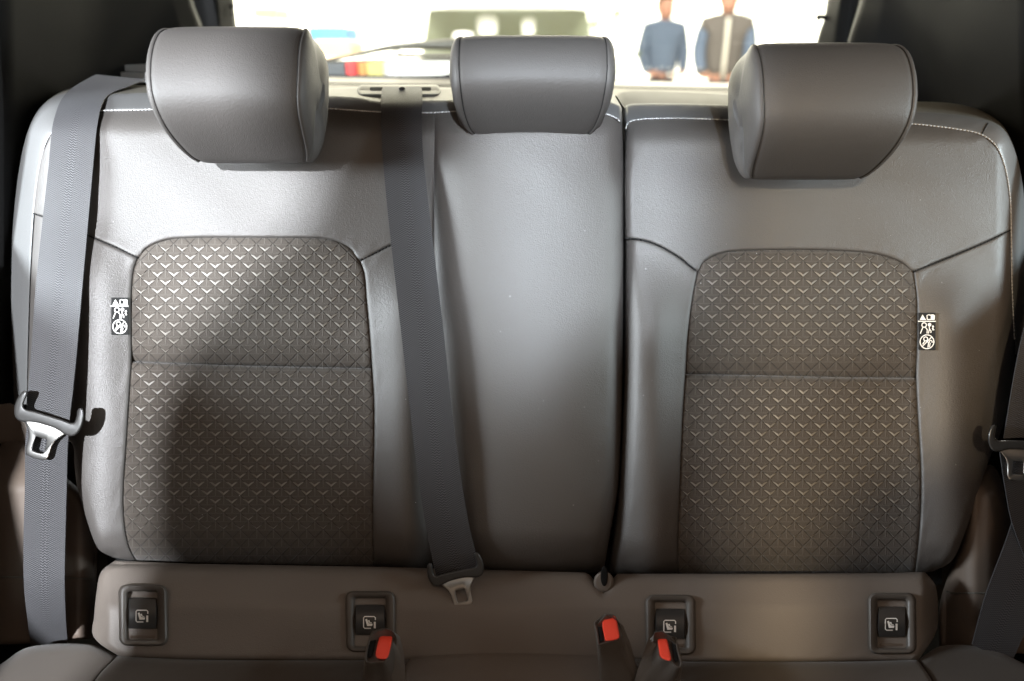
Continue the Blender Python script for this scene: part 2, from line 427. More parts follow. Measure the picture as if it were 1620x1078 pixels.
# shoulder panel: left outline = upper part of the outer seam
sh = panel('shoulder_panel', [(80, 215), (110, 188), (157, 175), (245, 173), (350, 171), (505, 171), (603, 177), (688, 178)], centreseam_top,
           dseamL+insTopL[1:]+dseamR[1:], [(80, 215), (66, 248), (58, 290), (53, 338)], LB_, M['leather'], seat1, dict(T=(5, .0015), R=(7, .003), L=(5, .0015)), step=4)
insLeftL = [(218, 408), (211, 430), (208, 470), (208, 520), (208, 572)]
insLeftL2 = [(208, 572), (205, 620), (200, 700), (195, 780), (197, 830), (204, 865), (215, 888)]
insRightL = [(570, 412), (577, 435), (580, 470), (585, 525), (589, 583)]
insRightL2 = [(589, 583), (592, 640), (592, 700), (590, 800), (590, 850), (592, 896)]
outL = [(53, 338), (48, 420), (44, 540), (42, 640), (62, 685), (112, 700), (117, 730), (122, 770), (138, 825), (155, 868), (178, 882)]
panel('outer_bolster', dseamL, insLeftL+insLeftL2[1:], [(178, 882), (200, 886), (215, 888)], outL, LB_, M['leather'], seat1, dict(L=(16, .012), B=(22, .010)))
panel('inner_bolster', dseamR, [(686, 368), (688, 500), (694, 650), (699, 800), (701, 905)], [(592, 896), (640, 900), (701, 905)], insRightL+insRightL2[1:], LB_, M['leather'], seat1, dict(B=(22, .010), R=(8, .003)))
iu = panel('fabric_insert', insTopL, insRightL, [(208, 572), (300, 576), (400, 579), (500, 581), (589, 583)], insLeftL, lambda x, y: LB_(x, y), M['fabric'], seat1, dict(T=(9, .004), L=(9, .004), R=(9, .004), B=(38, .010)))
il = panel('fabric_insert', [(208, 572), (300, 576), (400, 579), (500, 581), (589, 583)], insRightL2, [(215, 888), (300, 890), (450, 893), (592, 896)], insLeftL2, lambda x, y: LB_(x, y), M['fabric'], seat1, dict(T=(8, .009), L=(9, .004), R=(9, .004), B=(30, .012)))
chevrons(iu, np.vstack([iu.T, iu.R[1:], iu.B[::-1][1:], iu.L[::-1][1:-1]]), iu.obj, 376, 583, 0, 30)
chevrons(il, np.vstack([il.T, il.R[1:], il.B[::-1][1:], il.L[::-1][1:-1]]), il.obj, 572, 866, 0, 60)
ctop = [(688, 178), (720, 176), (840, 178), (955, 180), (972, 185), (984, 196)]
cright = [(984, 196), (986, 260), (986, 400), (985, 560), (983, 680), (978, 770), (966, 840), (955, 905)]
cp = panel('centre_pad', ctop, cright, [(701, 905), (780, 908), (870, 909), (955, 905)], [(688, 178), (687, 260), (686, 368), (688, 500), (694, 650), (699, 800), (701, 905)], LB_, M['leather'], seat1,
      dict(R=(26, .022), B=(22, .010), T=(5, .0015), L=(8, .003)))
band_top = [(22, 640), (19, 540), (18, 450), (21, 350), (30, 270), (45, 205), (68, 166), (105, 147), (165, 149), (240, 147), (350, 148), (505, 151), (560, 153), (603, 160), (667, 158), (720, 158), (840, 158), (955, 160), (975, 164), (984, 172)]
band_bot = [(42, 640), (44, 540), (48, 420), (53, 338), (58, 290), (66, 248), (80, 215), (110, 188), (157, 175), (245, 173), (350, 171), (505, 171), (603, 177), (688, 178), (720, 176), (840, 178), (955, 180), (972, 185), (984, 196)]
def base_band_l(x, y):
    h = LB_(x, y)
    return h
panel('edge_band', band_top, [(984, 172), (984, 184), (984, 196)], band_bot, [(22, 640), (32, 640), (42, 640)], base_band_l, M['bandleather'], seat1, dict(T=(6, .003), B=(5, .0015), L=(0, 0), R=(6, .01)), nmax=260)
seam_stitch('white_stitching', [(157, 175.5), (245, 173.5), (350, 171.5), (505, 171.5), (603, 177.5), (688, 178.5), (720, 176.5), (840, 178.5), (955, 180.5), (972, 185.5), (984, 196)], LB_, M['thread'], seat1, 0.0010)
seam_stitch('dark_stitching', dseamL, lambda x, y: LB_(x, y)-0.0022, M['darkthread'], seat1, 0.0011)
seam_stitch('dark_stitching', dseamR, lambda x, y: LB_(x, y)-0.0022, M['darkthread'], seat1, 0.0011)
# shell top behind the band (falls away to the rear) and closed back
def shell(parent, front_line, back_line, h_front, h_back, name='top_shell', mat='shell', drop=-0.14):
    n = 90; a = resample(front_line, n); b = resample(back_line, n)
    loops = []
    ha = h_front(a[:, 0], a[:, 1])
    for t in np.linspace(0, 1, 8):
        q = a*(1-t)+b*t; loops.append(P(q[:, 0], q[:, 1], ha*(1-t)+h_back*t + 0.004*math.sin(math.pi*t)))
    last = P(b[:, 0], b[:, 1], h_back); loops.append(last-UP*0.012-FW*-0.004); loops.append(last-UP*0.75+FW*0.02)
    V, F = loft(loops, False, False, closed=False)
    return mk(name, V, F, M[mat], parent)
shell(seat1, [(30, 270), (45, 205), (68, 166), (105, 147), (165, 149), (240, 147), (350, 148), (505, 151), (560, 153), (603, 160), (667, 158), (720, 158), (840, 158), (955, 160), (975, 164), (984, 172)],
      [(36, 262), (50, 198), (76, 158), (118, 138), (170, 136), (240, 135), (350, 137), (505, 140), (560, 138), (603, 137), (667, 138), (720, 139), (840, 139), (955, 140), (965, 144), (972, 150)], lambda x, y: LB_(x, y)-0.004, -0.135)
# vertical side skirt of the centre gap
def skirt(parent, line, hf, dep=0.12, name='side_skirt', mat='leather'):
    a = resample(line, 60); h = hf(a[:, 0], a[:, 1])
    loops = [P(a[:, 0], a[:, 1], h)+FW*d for d in (0, 0.01, 0.04, dep)]
    V, F = loft(loops, False, False, closed=False); return mk(name, V, F, M[mat], parent)
skirt(seat1, [(984, 172)]+cright, lambda x, y: LB_(x, y)-0.024)
skirt(seat1, outL[3:]+[(300, 890), (592, 896), (955, 905)], lambda x, y: LB_(x, y)-0.014)

# belt outlet on top of the left seat back
bez = []
OUT = lambda y: -0.121+(np.asarray(y)-136)/16*0.062
for r0, h0 in ((0, -0.085), (2, -0.078), (6, -0.077), (8, -0.0772), (9, -0.0775)):
    q = inset(rrect(565, 134.5, 697, 152, 8.5, 6), r0*0.55); bez.append(P(q[:, 0], q[:, 1], h0+0.0775+OUT(q[:, 1])))
V, F = loft(bez, True, True); outlet = mk('belt_outlet', V, F, M['shell'], seat1)
V, F = pillow(rrect(585, 138, 607, 144, 2.5), -0.006, 0.0012, 1, hf=lambda x, y: OUT(y)); mk('slot', V, F, M['dark'], outlet)
V, F = pillow(rrect(664, 138, 682, 144, 2.5), -0.006, 0.0012, 1, hf=lambda x, y: OUT(y)); mk('slot', V, F, M['dark'], outlet)

seat2 = thing('rear_bench_seat', 'narrow grey leather and patterned fabric backrest right of the dark gap', 'car seat', P(1230, 890, -0.05), 'rear seat backs')
RB_ = base_right
rdL = [(989, 377), (1015, 380), (1040, 388), (1072, 406), (1103, 430)]
rTop = [(1103, 430), (1110, 418), (1124, 407), (1150, 399), (1200, 396), (1300, 396), (1370, 400), (1405, 407), (1430, 418), (1445, 434)]
rdR = [(1445, 430), (1480, 416), (1520, 400), (1560, 383), (1599, 364)]
stR = [(990, 204), (993, 196), (1003, 190), (1030, 187.5), (1080, 187), (1175, 190), (1300, 192), (1432, 195), (1480, 199), (1520, 205), (1553, 213), (1575, 230), (1588, 258), (1595, 290), (1599, 330), (1599, 364)]
panel('shoulder_panel', [(990, 204), (993, 196), (1003, 190), (1030, 187.5), (1080, 187), (1175, 190), (1300, 192), (1432, 195), (1480, 199), (1520, 205), (1553, 213)],
      [(1553, 213), (1575, 230), (1588, 258), (1595, 290), (1599, 330), (1599, 364)], rdL+rTop[1:-1]+rdR, [(990, 204), (988, 290), (989, 377)], RB_, M['leather'], seat2, dict(T=(5, .0015), R=(5, .0015), L=(14, .012)), step=4)
rl1 = [(1103, 430), (1094, 480), (1087, 540), (1084, 592)]; rl2 = [(1084, 592), (1080, 650), (1077, 720), (1074, 800), (1072, 850), (1072, 908)]
rr1 = [(1445, 430), (1450, 470), (1451, 530), (1449, 598)]; rr2 = [(1449, 598), (1452, 660), (1457, 740), (1457, 800), (1453, 860), (1448, 907)]
panel('inner_bolster', rdL, rl1+rl2[1:], [(963, 908), (1010, 909), (1072, 908)], [(989, 377), (989, 560), (985, 680), (980, 770), (972, 840), (963, 908)], RB_, M['leather'], seat2, dict(L=(24, .022), B=(22, .010)))
outR = [(1599, 364), (1603, 450), (1606, 560), (1602, 620), (1585, 680), (1568, 720), (1552, 765), (1538, 810), (1524, 850), (1505, 888), (1480, 903)]
panel('outer_bolster', rdR, outR, [(1448, 907), (1465, 906), (1480, 903)], rr1+rr2[1:], RB_, M['leather'], seat2, dict(R=(14, .010), B=(22, .010)))
iu2 = panel('fabric_insert', rTop[:-1]+[(1445, 430)], rr1, [(1084, 592), (1200, 594), (1330, 597), (1449, 598)], rl1, RB_, M['fabric'], seat2, dict(T=(9, .004), L=(9, .004), R=(9, .004), B=(38, .010)))
il2 = panel('fabric_insert', [(1084, 592), (1200, 594), (1330, 597), (1449, 598)], rr2, [(1072, 908), (1200, 909), (1330, 909), (1448, 907)], rl2, RB_, M['fabric'], seat2, dict(T=(8, .009), L=(9, .004), R=(9, .004), B=(30, .012)))
chevrons(iu2, np.vstack([iu2.T, iu2.R[1:], iu2.B[::-1][1:], iu2.L[::-1][1:-1]]), iu2.obj, 396, 598, 0, 30)
chevrons(il2, np.vstack([il2.T, il2.R[1:], il2.B[::-1][1:], il2.L[::-1][1:-1]]), il2.obj, 592, 872, 0, 60)
rbt = [(988, 172), (991, 167), (1003, 164), (1080, 164), (1175, 167), (1300, 171), (1432, 176), (1500, 180), (1550, 188), (1585, 203), (1603, 232), (1614, 270), (1622, 330), (1626, 420), (1628, 500), (1626, 580)]
rbb = [(990, 204), (993, 196), (1003, 190), (1080, 187), (1175, 190), (1300, 192), (1432, 195), (1520, 205), (1553, 213), (1575, 230), (1588, 258), (1595, 290), (1599, 330), (1603, 450), (1606, 520), (1606, 560)]
panel('edge_band', rbt, [(1626, 580), (1616, 570), (1606, 560)], rbb, [(988, 172), (988, 188), (990, 204)], RB_, M['bandleather'], seat2, dict(T=(6, .003), B=(5, .0015), L=(6, .01), R=(0, 0)), nmax=260)
seam_stitch('white_stitching', [(990, 204), (993, 196), (1003, 190.5), (1030, 188), (1080, 187.5), (1175, 190.5), (1300, 192.5), (1432, 195.5), (1520, 205.5), (1553, 213.5), (1575, 230), (1588, 258), (1595, 290), (1599, 330), (1601, 450), (1605, 540)], RB_, M['thread'], seat2, 0.0009)
seam_stitch('dark_stitching', rdL, lambda x, y: RB_(x, y)-0.0022, M['darkthread'], seat2, 0.0011)
seam_stitch('dark_stitching', rdR, lambda x, y: RB_(x, y)-0.0022, M['darkthread'], seat2, 0.0011)
seam_stitch('dark_stitching', [(1553, 213), (1560, 200), (1565, 193)], lambda x, y: RB_(x, y)-0.001, M['darkthread'], seat2, 0.0010, 5, 1.0)
shell(seat2, [(988, 172), (991, 167), (1003, 164), (1080, 164), (1175, 167), (1300, 171), (1432, 176), (1500, 180), (1550, 188), (1585, 203), (1603, 232), (1614, 270)],
      [(974, 150), (980, 145), (1000, 142), (1080, 144), (1160, 149), (1180, 152), (1300, 158), (1432, 161), (1500, 163), (1548, 173), (1582, 190), (1601, 222), (1612, 262)][0:13], lambda x, y: RB_(x, y)-0.004, -0.135)
skirt(seat2, [(988, 172), (988, 204), (988, 377), (989, 560), (985, 680), (980, 770), (972, 840), (963, 908)], lambda x, y: RB_(x, y)-0.030)
skirt(seat2, outR[::-1], lambda x, y: RB_(x, y)-0.012)

# care tags sewn into the insert seams
lintm = new_mat('lint', (0.6, 0.6, 0.6), 0.9, 0.1)
for par_, fn_, x0_, x1_ in ((seat1, LB_, 170, 950), (seat2, RB_, 1010, 1560)):
    pts_ = []
    for k in range(26):
        x_, y_ = rng.uniform(x0_, x1_), rng.uniform(230, 860); s_ = rng.uniform(.25, .7); h_ = float(fn_(np.array(x_), np.array(y_)))+.0012
        a_ = rng.uniform(0, 3.14); dx, dy = s_*math.cos(a_), s_*math.sin(a_)
        pts_.append((P(np.array([x_-dx*1.6, x_+dy*.8, x_+dx*1.6, x_-dy*.8]), np.array([y_-dy*1.6, y_-dx*.8, y_+dy*1.6, y_+dx*.8]), h_), [(0, 1, 2, 3)]))
    V, F = join(pts_); o = mk('lint_specks', V, F, lintm, par_, smooth=False); o['kind'] = 'stuff'
def tag(parent, x0, y0, hf, flip=1):
    def hh(x, y): return hf(x, y)+0.0025
    q = rrect(x0, y0, x0+27, y0+59, 1.0, 2); g = np.linspace(0, 1, 6)
    n = 8; rows = []
    X, Y = np.meshgrid(np.linspace(x0, x0+27, 5), np.linspace(y0, y0+59, n))
    H = hf(X, Y)+0.0028
    Vf = P(X, Y, H).reshape(-1, 3); Vb = P(X, Y, H-0.0012).reshape(-1, 3)
    F = grid_faces(5, n); m = len(Vf)
    F2 = [tuple(i+m for i in f[::-1]) for f in F]
    ring = [i for i in range(5)]+[5*j+4 for j in range(1, n)]+[5*(n-1)+i for i in range(3, -1, -1)]+[5*j for j in range(n-2, 0, -1)]
    F3 = [(ring[k], ring[(k+1) % len(ring)], ring[(k+1) % len(ring)]+m, ring[k]+m) for k in range(len(ring))]
    t = mk('warning_tag', np.vstack([Vf, Vb]), F+F2+F3, M['tag'], parent, smooth=False)
    pr = lambda x, y: hf(x, y)+0.0034
    a, b = x0, y0
    th = np.linspace(0, 2*np.pi, 25)
    circ = lambda cx, cy, r, s=0, e=1: [(cx+r*math.cos(2*math.pi*(s+(e-s)*k/18)), cy+r*math.sin(2*math.pi*(s+(e-s)*k/18))) for k in range(19)]
    L = [('fill', [(a+2, b+11.5), (a+6.5, b+3), (a+12, b+11.5)]),
         [(a+14, b+11), (a+13.5, b+4.5), (a+16, b+3.2), (a+19.5, b+4.0), (a+23, b+3.2), (a+25.5, b+4.5), (a+25.2, b+11), (a+19.5, b+10.6), (a+14, b+11)],
         ('fill', [(a+19.5, b+4.2), (a+25, b+4.2), (a+25, b+11), (a+19.5, b+10.6)]),
         [(a-1, b+13.6), (a+27.5, b+13.6)],
         circ(a+9, b+19.5, 3.6), ('fill', circ(a+17.6, b+19, 2.9)[:-1]),
         [(a+7, b+23), (a+5, b+28), (a+3, b+33)], [(a+11, b+23), (a+14, b+27), (a+13.5, b+33)],
         [(a+17, b+22), (a+17.5, b+26), (a+15.5, b+33)], [(a+17.5, b+26), (a+20, b+29), (a+19.5, b+32)],
         [(a+23, b+28), (a+23, b+22)], ('fill', [(a+21, b+22.5), (a+23, b+19.5), (a+25.2, b+22.5)]),
         [(a+21.5, b+25), (a+25, b+27.5)],
         circ(a+13.5, b+46, 11), [(a+6, b+53.4), (a+21, b+38.4)],
         circ(a+11.5, b+41.5, 3.2), [(a+10, b+45), (a+6.5, b+50)], [(a+14, b+44.6), (a+16, b+48), (a+15, b+55)],
         circ(a+19.5, b+46, 2.2, 0.4, 1.1), [(a+18.5, b+48), (a+17.5, b+54)]]
    V, F = strokes(L, 1.5, pr); mk('warning_pictograms', V, F, M['print'], t, smooth=False)
tag(seat1, 176, 471, LB_); tag(seat2, 1453, 495, RB_)

# ------------------------------------------------------------------ headrests
def headrest(cx, wid, y0, y1, hf, label, taper=0.13, depth=0.050, cap=0.013, shear=0.24, topcut=0.05):
    dep = D0-hf
    uc = (cx-810)/FPX*dep; hw0 = wid/2/FPX*dep
    wc = hf-depth; vt = -(y0-539)/FPX*(D0-wc-0.3*depth)
    Hh = -(y1-y0)/FPX*dep/-2; vb = -(y1-539)/FPX*(D0-(wc-0.15*depth))
    vc = (vt+vb)/2; Hh = (vt-vb)/2
    t = thing('rear_headrest', label, 'headrest', Q(uc, vb, wc), 'rear headrests')
    nth = 96; th = np.linspace(0, 2*np.pi, nth, endpoint=False); n = 3.5
    c, s = np.cos(th), np.sin(th)
    pw = np.sign(c)*np.abs(c)**(2/n)*depth; pv = np.sign(s)*np.abs(s)**(2/n)*Hh
    front = np.clip(c, 0, 1)
    tt_ = np.clip(-pv/Hh, 0, 1)
    pw = pw + shear*Hh*(0.10*(pv/Hh)-0.45*np.clip(pv/Hh+0.3, 0, 2)**2*0.75) - (0.62*tt_**3.2)*(pw+depth)
    def ring(uoff_k, scale, extra, wadd=0.0):
        qb_ = np.clip((-pv/Hh-0.62)/0.38, 0, 1); qt_ = np.clip((pv/Hh-0.72)/0.28, 0, 1)
        hw = hw0*(1 - 0.13*(1-np.sqrt(1-qb_**2)) - taper*0.55*sm(0.1, -1.0, pv/Hh) - (topcut+0.04)*(1-np.sqrt(1-qt_**2)))
        u = uc + uoff_k*hw + extra
        return Q(u, vc+pv*scale, wc+pw*scale+wadd*front)
    ks = np.r_[np.linspace(-1, -0.93, 6), np.linspace(-0.9, 0.9, 30), np.linspace(0.93, 1, 6)]
    loops = []
    for k in ks:
        dd = (1-abs(k))*hw0
        sc_ = 1-0.018*math.exp(-(dd/0.0035)**2)-0.012*math.exp(-(dd/0.012)**2)
        loops.append(ring(k, sc_, 0, 0.005*(1-k*k)+0.013*(1-(pv/Hh)**2)-0.004))
    V, F = loft(loops, False, False)
    mk('headrest_cover', V, F, M['headleather'], t)
    for sgn in (-1, 1):
        loops = []; wb_ = 0.013*(1-(pv/Hh)**2)-0.004
        for a in np.r_[0, 0.06, 0.14, 0.25, 0.4, 0.55, 0.7, 0.85, 0.97]:
            ang = a*math.pi/2
            sc_ = (1-0.030*math.exp(-(a/0.06)**2))*(math.cos(ang)**0.45)
            loops.append(ring(sgn, sc_, sgn*cap*math.sin(ang)**0.9, wb_*math.cos(ang)))
        if sgn > 0: pass
        V, F = loft(loops, False, True)
        mk('side_panel', V, F, M['headleather'], t)
        r = ring(sgn, 0.972, sgn*0.0004, wb_); r = np.vstack([r, r[:1]])
        V, F = tube(r, 0.0006, 6, False); mk('seam_cord', V, F, M['darkthread'], t)
    for sgn in (-1, 1):
        p = Q(uc+sgn*hw0*0.45, vt-0.06, wc-depth*1.35); V, F = tube([p, p-np.array([0, 0, 0.12])], 0.006, 12); mk('post', V, F, M['chrome'], t)
    return t
headrest(358, 230, 42, 249, 0.135, 'left headrest with pale lit leather above the belted outer seat')
headrest(843, 232, 59, 206, 0.105, 'wide low middle headrest in front of the parked car', taper=0.07, depth=0.052, cap=0.014, topcut=0.04)
headrest(1322, 234, 67, 276, 0.135, 'darkest right headrest beside the people seen through the window')

# ------------------------------------------------------------------ seat cushion with anchor covers
cush = thing('rear_seat_cushion', 'dark brown rear bench cushion with upright back strip and four anchor covers', 'seat cushion', P(810, 1060, 0.05))
def base_strip(x, y):
    q = np.clip((y-893)/150, 0, 1)
    h = 0.006+0.030*np.sqrt(np.clip(q*2.2, 0, 1))+0.030*q
    for (cx_) in (226, 586, 1060, 1411):
        h = h - 0.004*ga(x, cx_, 50)*ga(y, 980, 55)
    return h - 0.05*np.clip((175-x)/40, 0, 1)**2 - 0.05*np.clip((x-1455)/40, 0, 1)**2 + 0.0012*np.sin(x*0.021+1)*np.sin(y*0.05)
panel('back_strip', [(182, 887), (300, 892), (600, 897), (930, 906), (955, 937), (975, 908), (1200, 908), (1400, 907), (1463, 905)], [(1463, 905), (1479, 925), (1484, 960), (1481, 1000), (1452, 1046)],
      [(190, 1040), (300, 1044), (600, 1046), (900, 1046), (1200, 1048), (1452, 1046)], [(182, 887), (160, 905), (153, 935), (149, 975), (148, 1008), (190, 1040)], base_strip, M['cushleather'], cush, dict(T=(14, .012), B=(10, .006), L=(10, .008), R=(10, .008)), smooth_curves=(0, 1, 1, 1), nmax=240)
def cush_h(y, y_e=1040, h_e=0.066):
    s = (np.asarray(y, float)-539)/FPX; se = (y_e-539)/FPX*(D0-h_e); tp = 0.404+0.10
    return (s*D0-se+tp*h_e)/(s+tp)
def base_cush(x, y): return cush_h(y)+0.004*np.sin(x*0.013)*sm(1045, 1090, y)
panel('cushion_cover', [(186, 1038), (300, 1043), (450, 1045), (600, 1044), (660, 1038)], [(660, 1038), (640, 1060), (600, 1200), (560, 1500)], [(60, 1500), (300, 1500), (560, 1500)], [(186, 1038), (150, 1078), (100, 1200), (60, 1500)], base_cush, M['cushion'], cush, dict(T=(12, .008), R=(8, .006), L=(8, .006)))
panel('cushion_cover', [(645, 1042), (690, 1030), (760, 1026), (850, 1024), (920, 1026), (975, 1034)], [(975, 1034), (1020, 1070), (1060, 1200), (1100, 1500)], [(560, 1500), (800, 1500), (1100, 1500)], [(645, 1042), (640, 1060), (600, 1200), (560, 1500)], lambda x, y: base_cush(x, y)+0.004, M['cushleather'], cush, dict(T=(16, .014), R=(8, .006), L=(8, .006)))
panel('cushion_cover', [(975, 1036), (1050, 1046), (1200, 1047), (1350, 1047), (1452, 1044)], [(1452, 1044), (1475, 1078), (1540, 1200), (1600, 1500)], [(1100, 1500), (1350, 1500), (1600, 1500)], [(975, 1036), (1020, 1070), (1060, 1200), (1100, 1500)], base_cush, M['cushion'], cush, dict(T=(12, .008), R=(8, .006), L=(8, .006)))
panel('cushion_side', [(-60, 1090), (0, 1052), (45, 1024), (140, 1019), (186, 1038)], [(186, 1038), (150, 1078), (100, 1200), (60, 1500)], [(-300, 1500), (-100, 1500), (60, 1500)], [(-60, 1090), (-120, 1200), (-300, 1500)], lambda x, y: cush_h(y, 1030, 0.05), M['cushion'], cush, dict(T=(14, .010), R=(8, .006)))
panel('cushion_side', [(1452, 1044), (1490, 1022), (1560, 1025), (1620, 1050), (1700, 1090)], [(1700, 1090), (1760, 1200), (1900, 1500)], [(1600, 1500), (1750, 1500), (1900, 1500)], [(1452, 1044), (1475, 1078), (1540, 1200), (1600, 1500)], lambda x, y: cush_h(y, 1030, 0.05), M['cushion'], cush, dict(T=(14, .010), L=(8, .006)))
quad_ = P(np.array([170, 1490, 1490, 170]), np.array([865, 865, 925, 925]), -0.045); mk('gap_filler_panel', quad_, [(0, 1, 2, 3)], M['dark'], cush, smooth=False)  # dark sheet added to block a light leak between backrest and strip
# notch bush at the foot of the gap
V, F = pillow(np.array([(955+16*math.cos(a), 921+17*math.sin(a)) for a in np.linspace(0, 2*math.pi, 24, endpoint=False)]), 0.0, 0.037, 5); mk('notch_flange', V, F, M['cushleather'], cush)
V, F = pillow(np.array([(956+6*math.cos(a), 912+16*math.sin(a)) for a in np.linspace(0, 2*math.pi, 20, endpoint=False)]), 0.0, 0.0385, 2); mk('notch_slot', V, F, M['dark'], cush)

def anchor(x0, y0, x1, y1):
    hb = float(base_strip((x0+x1)/2, (y0+y1)/2)); sl = 0.00022
    f = lambda x, y: (y-(y0+y1)/2)*sl*0.9
    o_ = rrect(x0, y0, x1, y1, 13, 6); o_[:, 0] += (o_[:, 1]-y0)/(y1-y0)*1.5
    i_ = rrect(x0+15, y0+11, x1-15, y1-10, 4, 6)
    def lp(q, h): return P(q[:, 0], q[:, 1], h+f(q[:, 0], q[:, 1]))
    mid = lambda t: o_*(1-t)+i_*t
    loops = [lp(o_, hb-0.004), lp(mid(0.0), hb+0.003), lp(mid(0.08), hb+0.0058), lp(mid(0.25), hb+0.0072), lp(mid(0.6), hb+0.0066), lp(mid(0.88), hb+0.0045), lp(mid(1.0), hb+0.002), lp(i_, hb-0.012)]
    V, F = loft(loops, False, True); b = mk('anchor_bezel', V, F, M['bezel'], cush, sharp=50)
    fx0, fy0, fx1, fy1 = x0+16, y0+19, x1-16, y0+70
    # flap: curved cross-section, bulging towards the viewer
    n = 14; ys = np.linspace(fy0, fy1, n); prof = hb-0.004+0.012*np.sin(np.linspace(0.35, 2.5, n)); prof[0] -= 0.006
    X, Y = np.meshgrid(np.array([fx0, fx0+1.5, fx1-1.5, fx1]), ys); H = np.tile(prof[:, None], (1, 4)); H[:, 0] -= 0.003; H[:, 3] -= 0.003
    Vv = np.vstack([P(X, Y, H+f(X, Y)).reshape(-1, 3), P(np.array([fx0, fx0, fx1, fx1]), fy0, hb-0.012), P(np.array([fx0, fx0, fx1, fx1]), fy1, hb-0.012)])
    F = grid_faces(4, n); m = 4*n
    F += [(m, 0, 1, m+1), (m+1, 1, 2, m+2), (m+2, 2, 3, m+3)] + [(m-4, m+4, m+5, m-3), (m-3, m+5, m+6, m-2), (m-2, m+6, m+7, m-1)]
    mk('flap', Vv, F, M['plastic'], b, sharp=40)
    V, F = pillow(rrect(x0+19, y1-17, x1-19, y1-12, 1.5, 3), hb-0.012, hb+0.0015, 1.2, hf=f); mk('ledge', V, F, M['trim'], b)
    cx, cy = (x0+x1)/2-(1 if x1 > 600 else 1), fy0+31
    def hp(x, y):
        return np.interp(y, ys, prof)+f(x, y)+0.0008
    s = 9.3
    L = [[(cx+s*0.25, cy+s), (cx-s*.8, cy+s), (cx-s, cy+s*.8), (cx-s, cy-s*.8), (cx-s*.8, cy-s), (cx+s*.8, cy-s), (cx+s, cy-s*.8), (cx+s, cy-s*0.4)],
         ('fill', [(cx-s*.72, cy-s*.5), (cx-s*.42, cy-s*.62), (cx-s*.1, cy+s*.15), (cx+s*.55, cy+s*.25), (cx+s*.45, cy+s*.6), (cx-s*.4, cy+s*.62)]),
         ('fill', [(cx-s*.3, cy-s*.35), (cx, cy-s*.4), (cx+s*.1, cy-s*.05), (cx+s*.4, cy+s*.02), (cx+s*.4, cy+s*.16), (cx-s*.05, cy+s*.05)]),
         [(cx+s*.82, cy-s*.1), (cx+s*.82, cy+s*1.0)], [(cx+s*.99, cy-s*.1), (cx+s*.99, cy+s*1.0)]]
    V, F = strokes(L, 1.6, hp); mk('child_seat_symbol', V, F, M['print'], b, smooth=False)
anchor(187, 925, 264, 1022); anchor(546, 935, 625, 1032); anchor(1021, 941, 1100, 1036); anchor(1373, 938, 1449, 1035)

# ------------------------------------------------------------------ seat belts
def ribbon(name, rows, parent, mat='web', thick=0.0012, ncross=14, nlen=140, crown=0.0):
    """rows: (xL, yL, xR, yR, hL, hR)"""
    R = resample(np.array(rows, float), nlen)
    t = np.linspace(0, 1, ncross)
    X = R[:, 0:1]*(1-t)+R[:, 2:3]*t; Y = R[:, 1:2]*(1-t)+R[:, 3:4]*t; H = R[:, 4:5]*(1-t)+R[:, 5:6]*t + crown*np.sin(np.pi*t)
    A = P(X, Y, H); seg = np.r_[0, np.cumsum(np.linalg.norm(np.diff(A[:, ncross//2], axis=0), axis=1))]*1000
    uv = np.stack([np.tile(t*47, nlen), np.repeat(seg, ncross)], 1)
    Fv = A.reshape(-1, 3); Bv = (A+FW*thick).reshape(-1, 3); m = len(Fv)
    F = grid_faces(ncross, nlen); F2 = [tuple(i+m for i in f[::-1]) for f in F]
    F3 = []
    for j in range(nlen-1):
        for i in (0, ncross-1):
            a, b = j*ncross+i, (j+1)*ncross+i
            F3.append((a, b, b+m, a+m) if i else (b, a, a+m, b+m))
    return mk(name, np.vstack([Fv, Bv]), F+F2+F3, M[mat], parent, uv=np.vstack([uv, uv]), sharp=60)
belt1 = thing('seat_belt', 'left blue grey seat belt brightly lit over the seat shoulder with hanging steel tongue', 'seat belt', P(75, 1000, 0.02), 'rear seat belts')
ribbon('shoulder_webbing', [(152, 118, 232, 126, -0.13, -0.13), (136, 126, 205, 136, -0.10, -0.09), (112, 141, 172, 150, -0.060, -0.050), (97, 158, 161, 166, -0.030, -0.020), (88, 180, 156, 186, -0.010, -0.002), (82, 206, 152, 212, 0.002, 0.006),
        (76, 270, 146, 276, 0.008, 0.012), (66, 360, 138, 366, 0.012, 0.017), (56, 460, 129, 468, 0.024, 0.032), (49, 560, 120, 572, 0.032, 0.040), (42, 644, 110, 664, 0.040, 0.047), (41, 668, 108, 688, 0.038, 0.044)], belt1, nlen=200)
ribbon('lap_webbing', [(44, 660, 110, 676, 0.044, 0.050), (40, 700, 107, 704, 0.040, 0.046), (39, 780, 105, 780, 0.036, 0.042), (37, 860, 103, 858, 0.036, 0.042), (38, 930, 102, 926, 0.036, 0.042), (44, 985, 104, 980, 0.020, 0.024), (50, 1035, 108, 1030, -0.02, -0.02)], belt1)
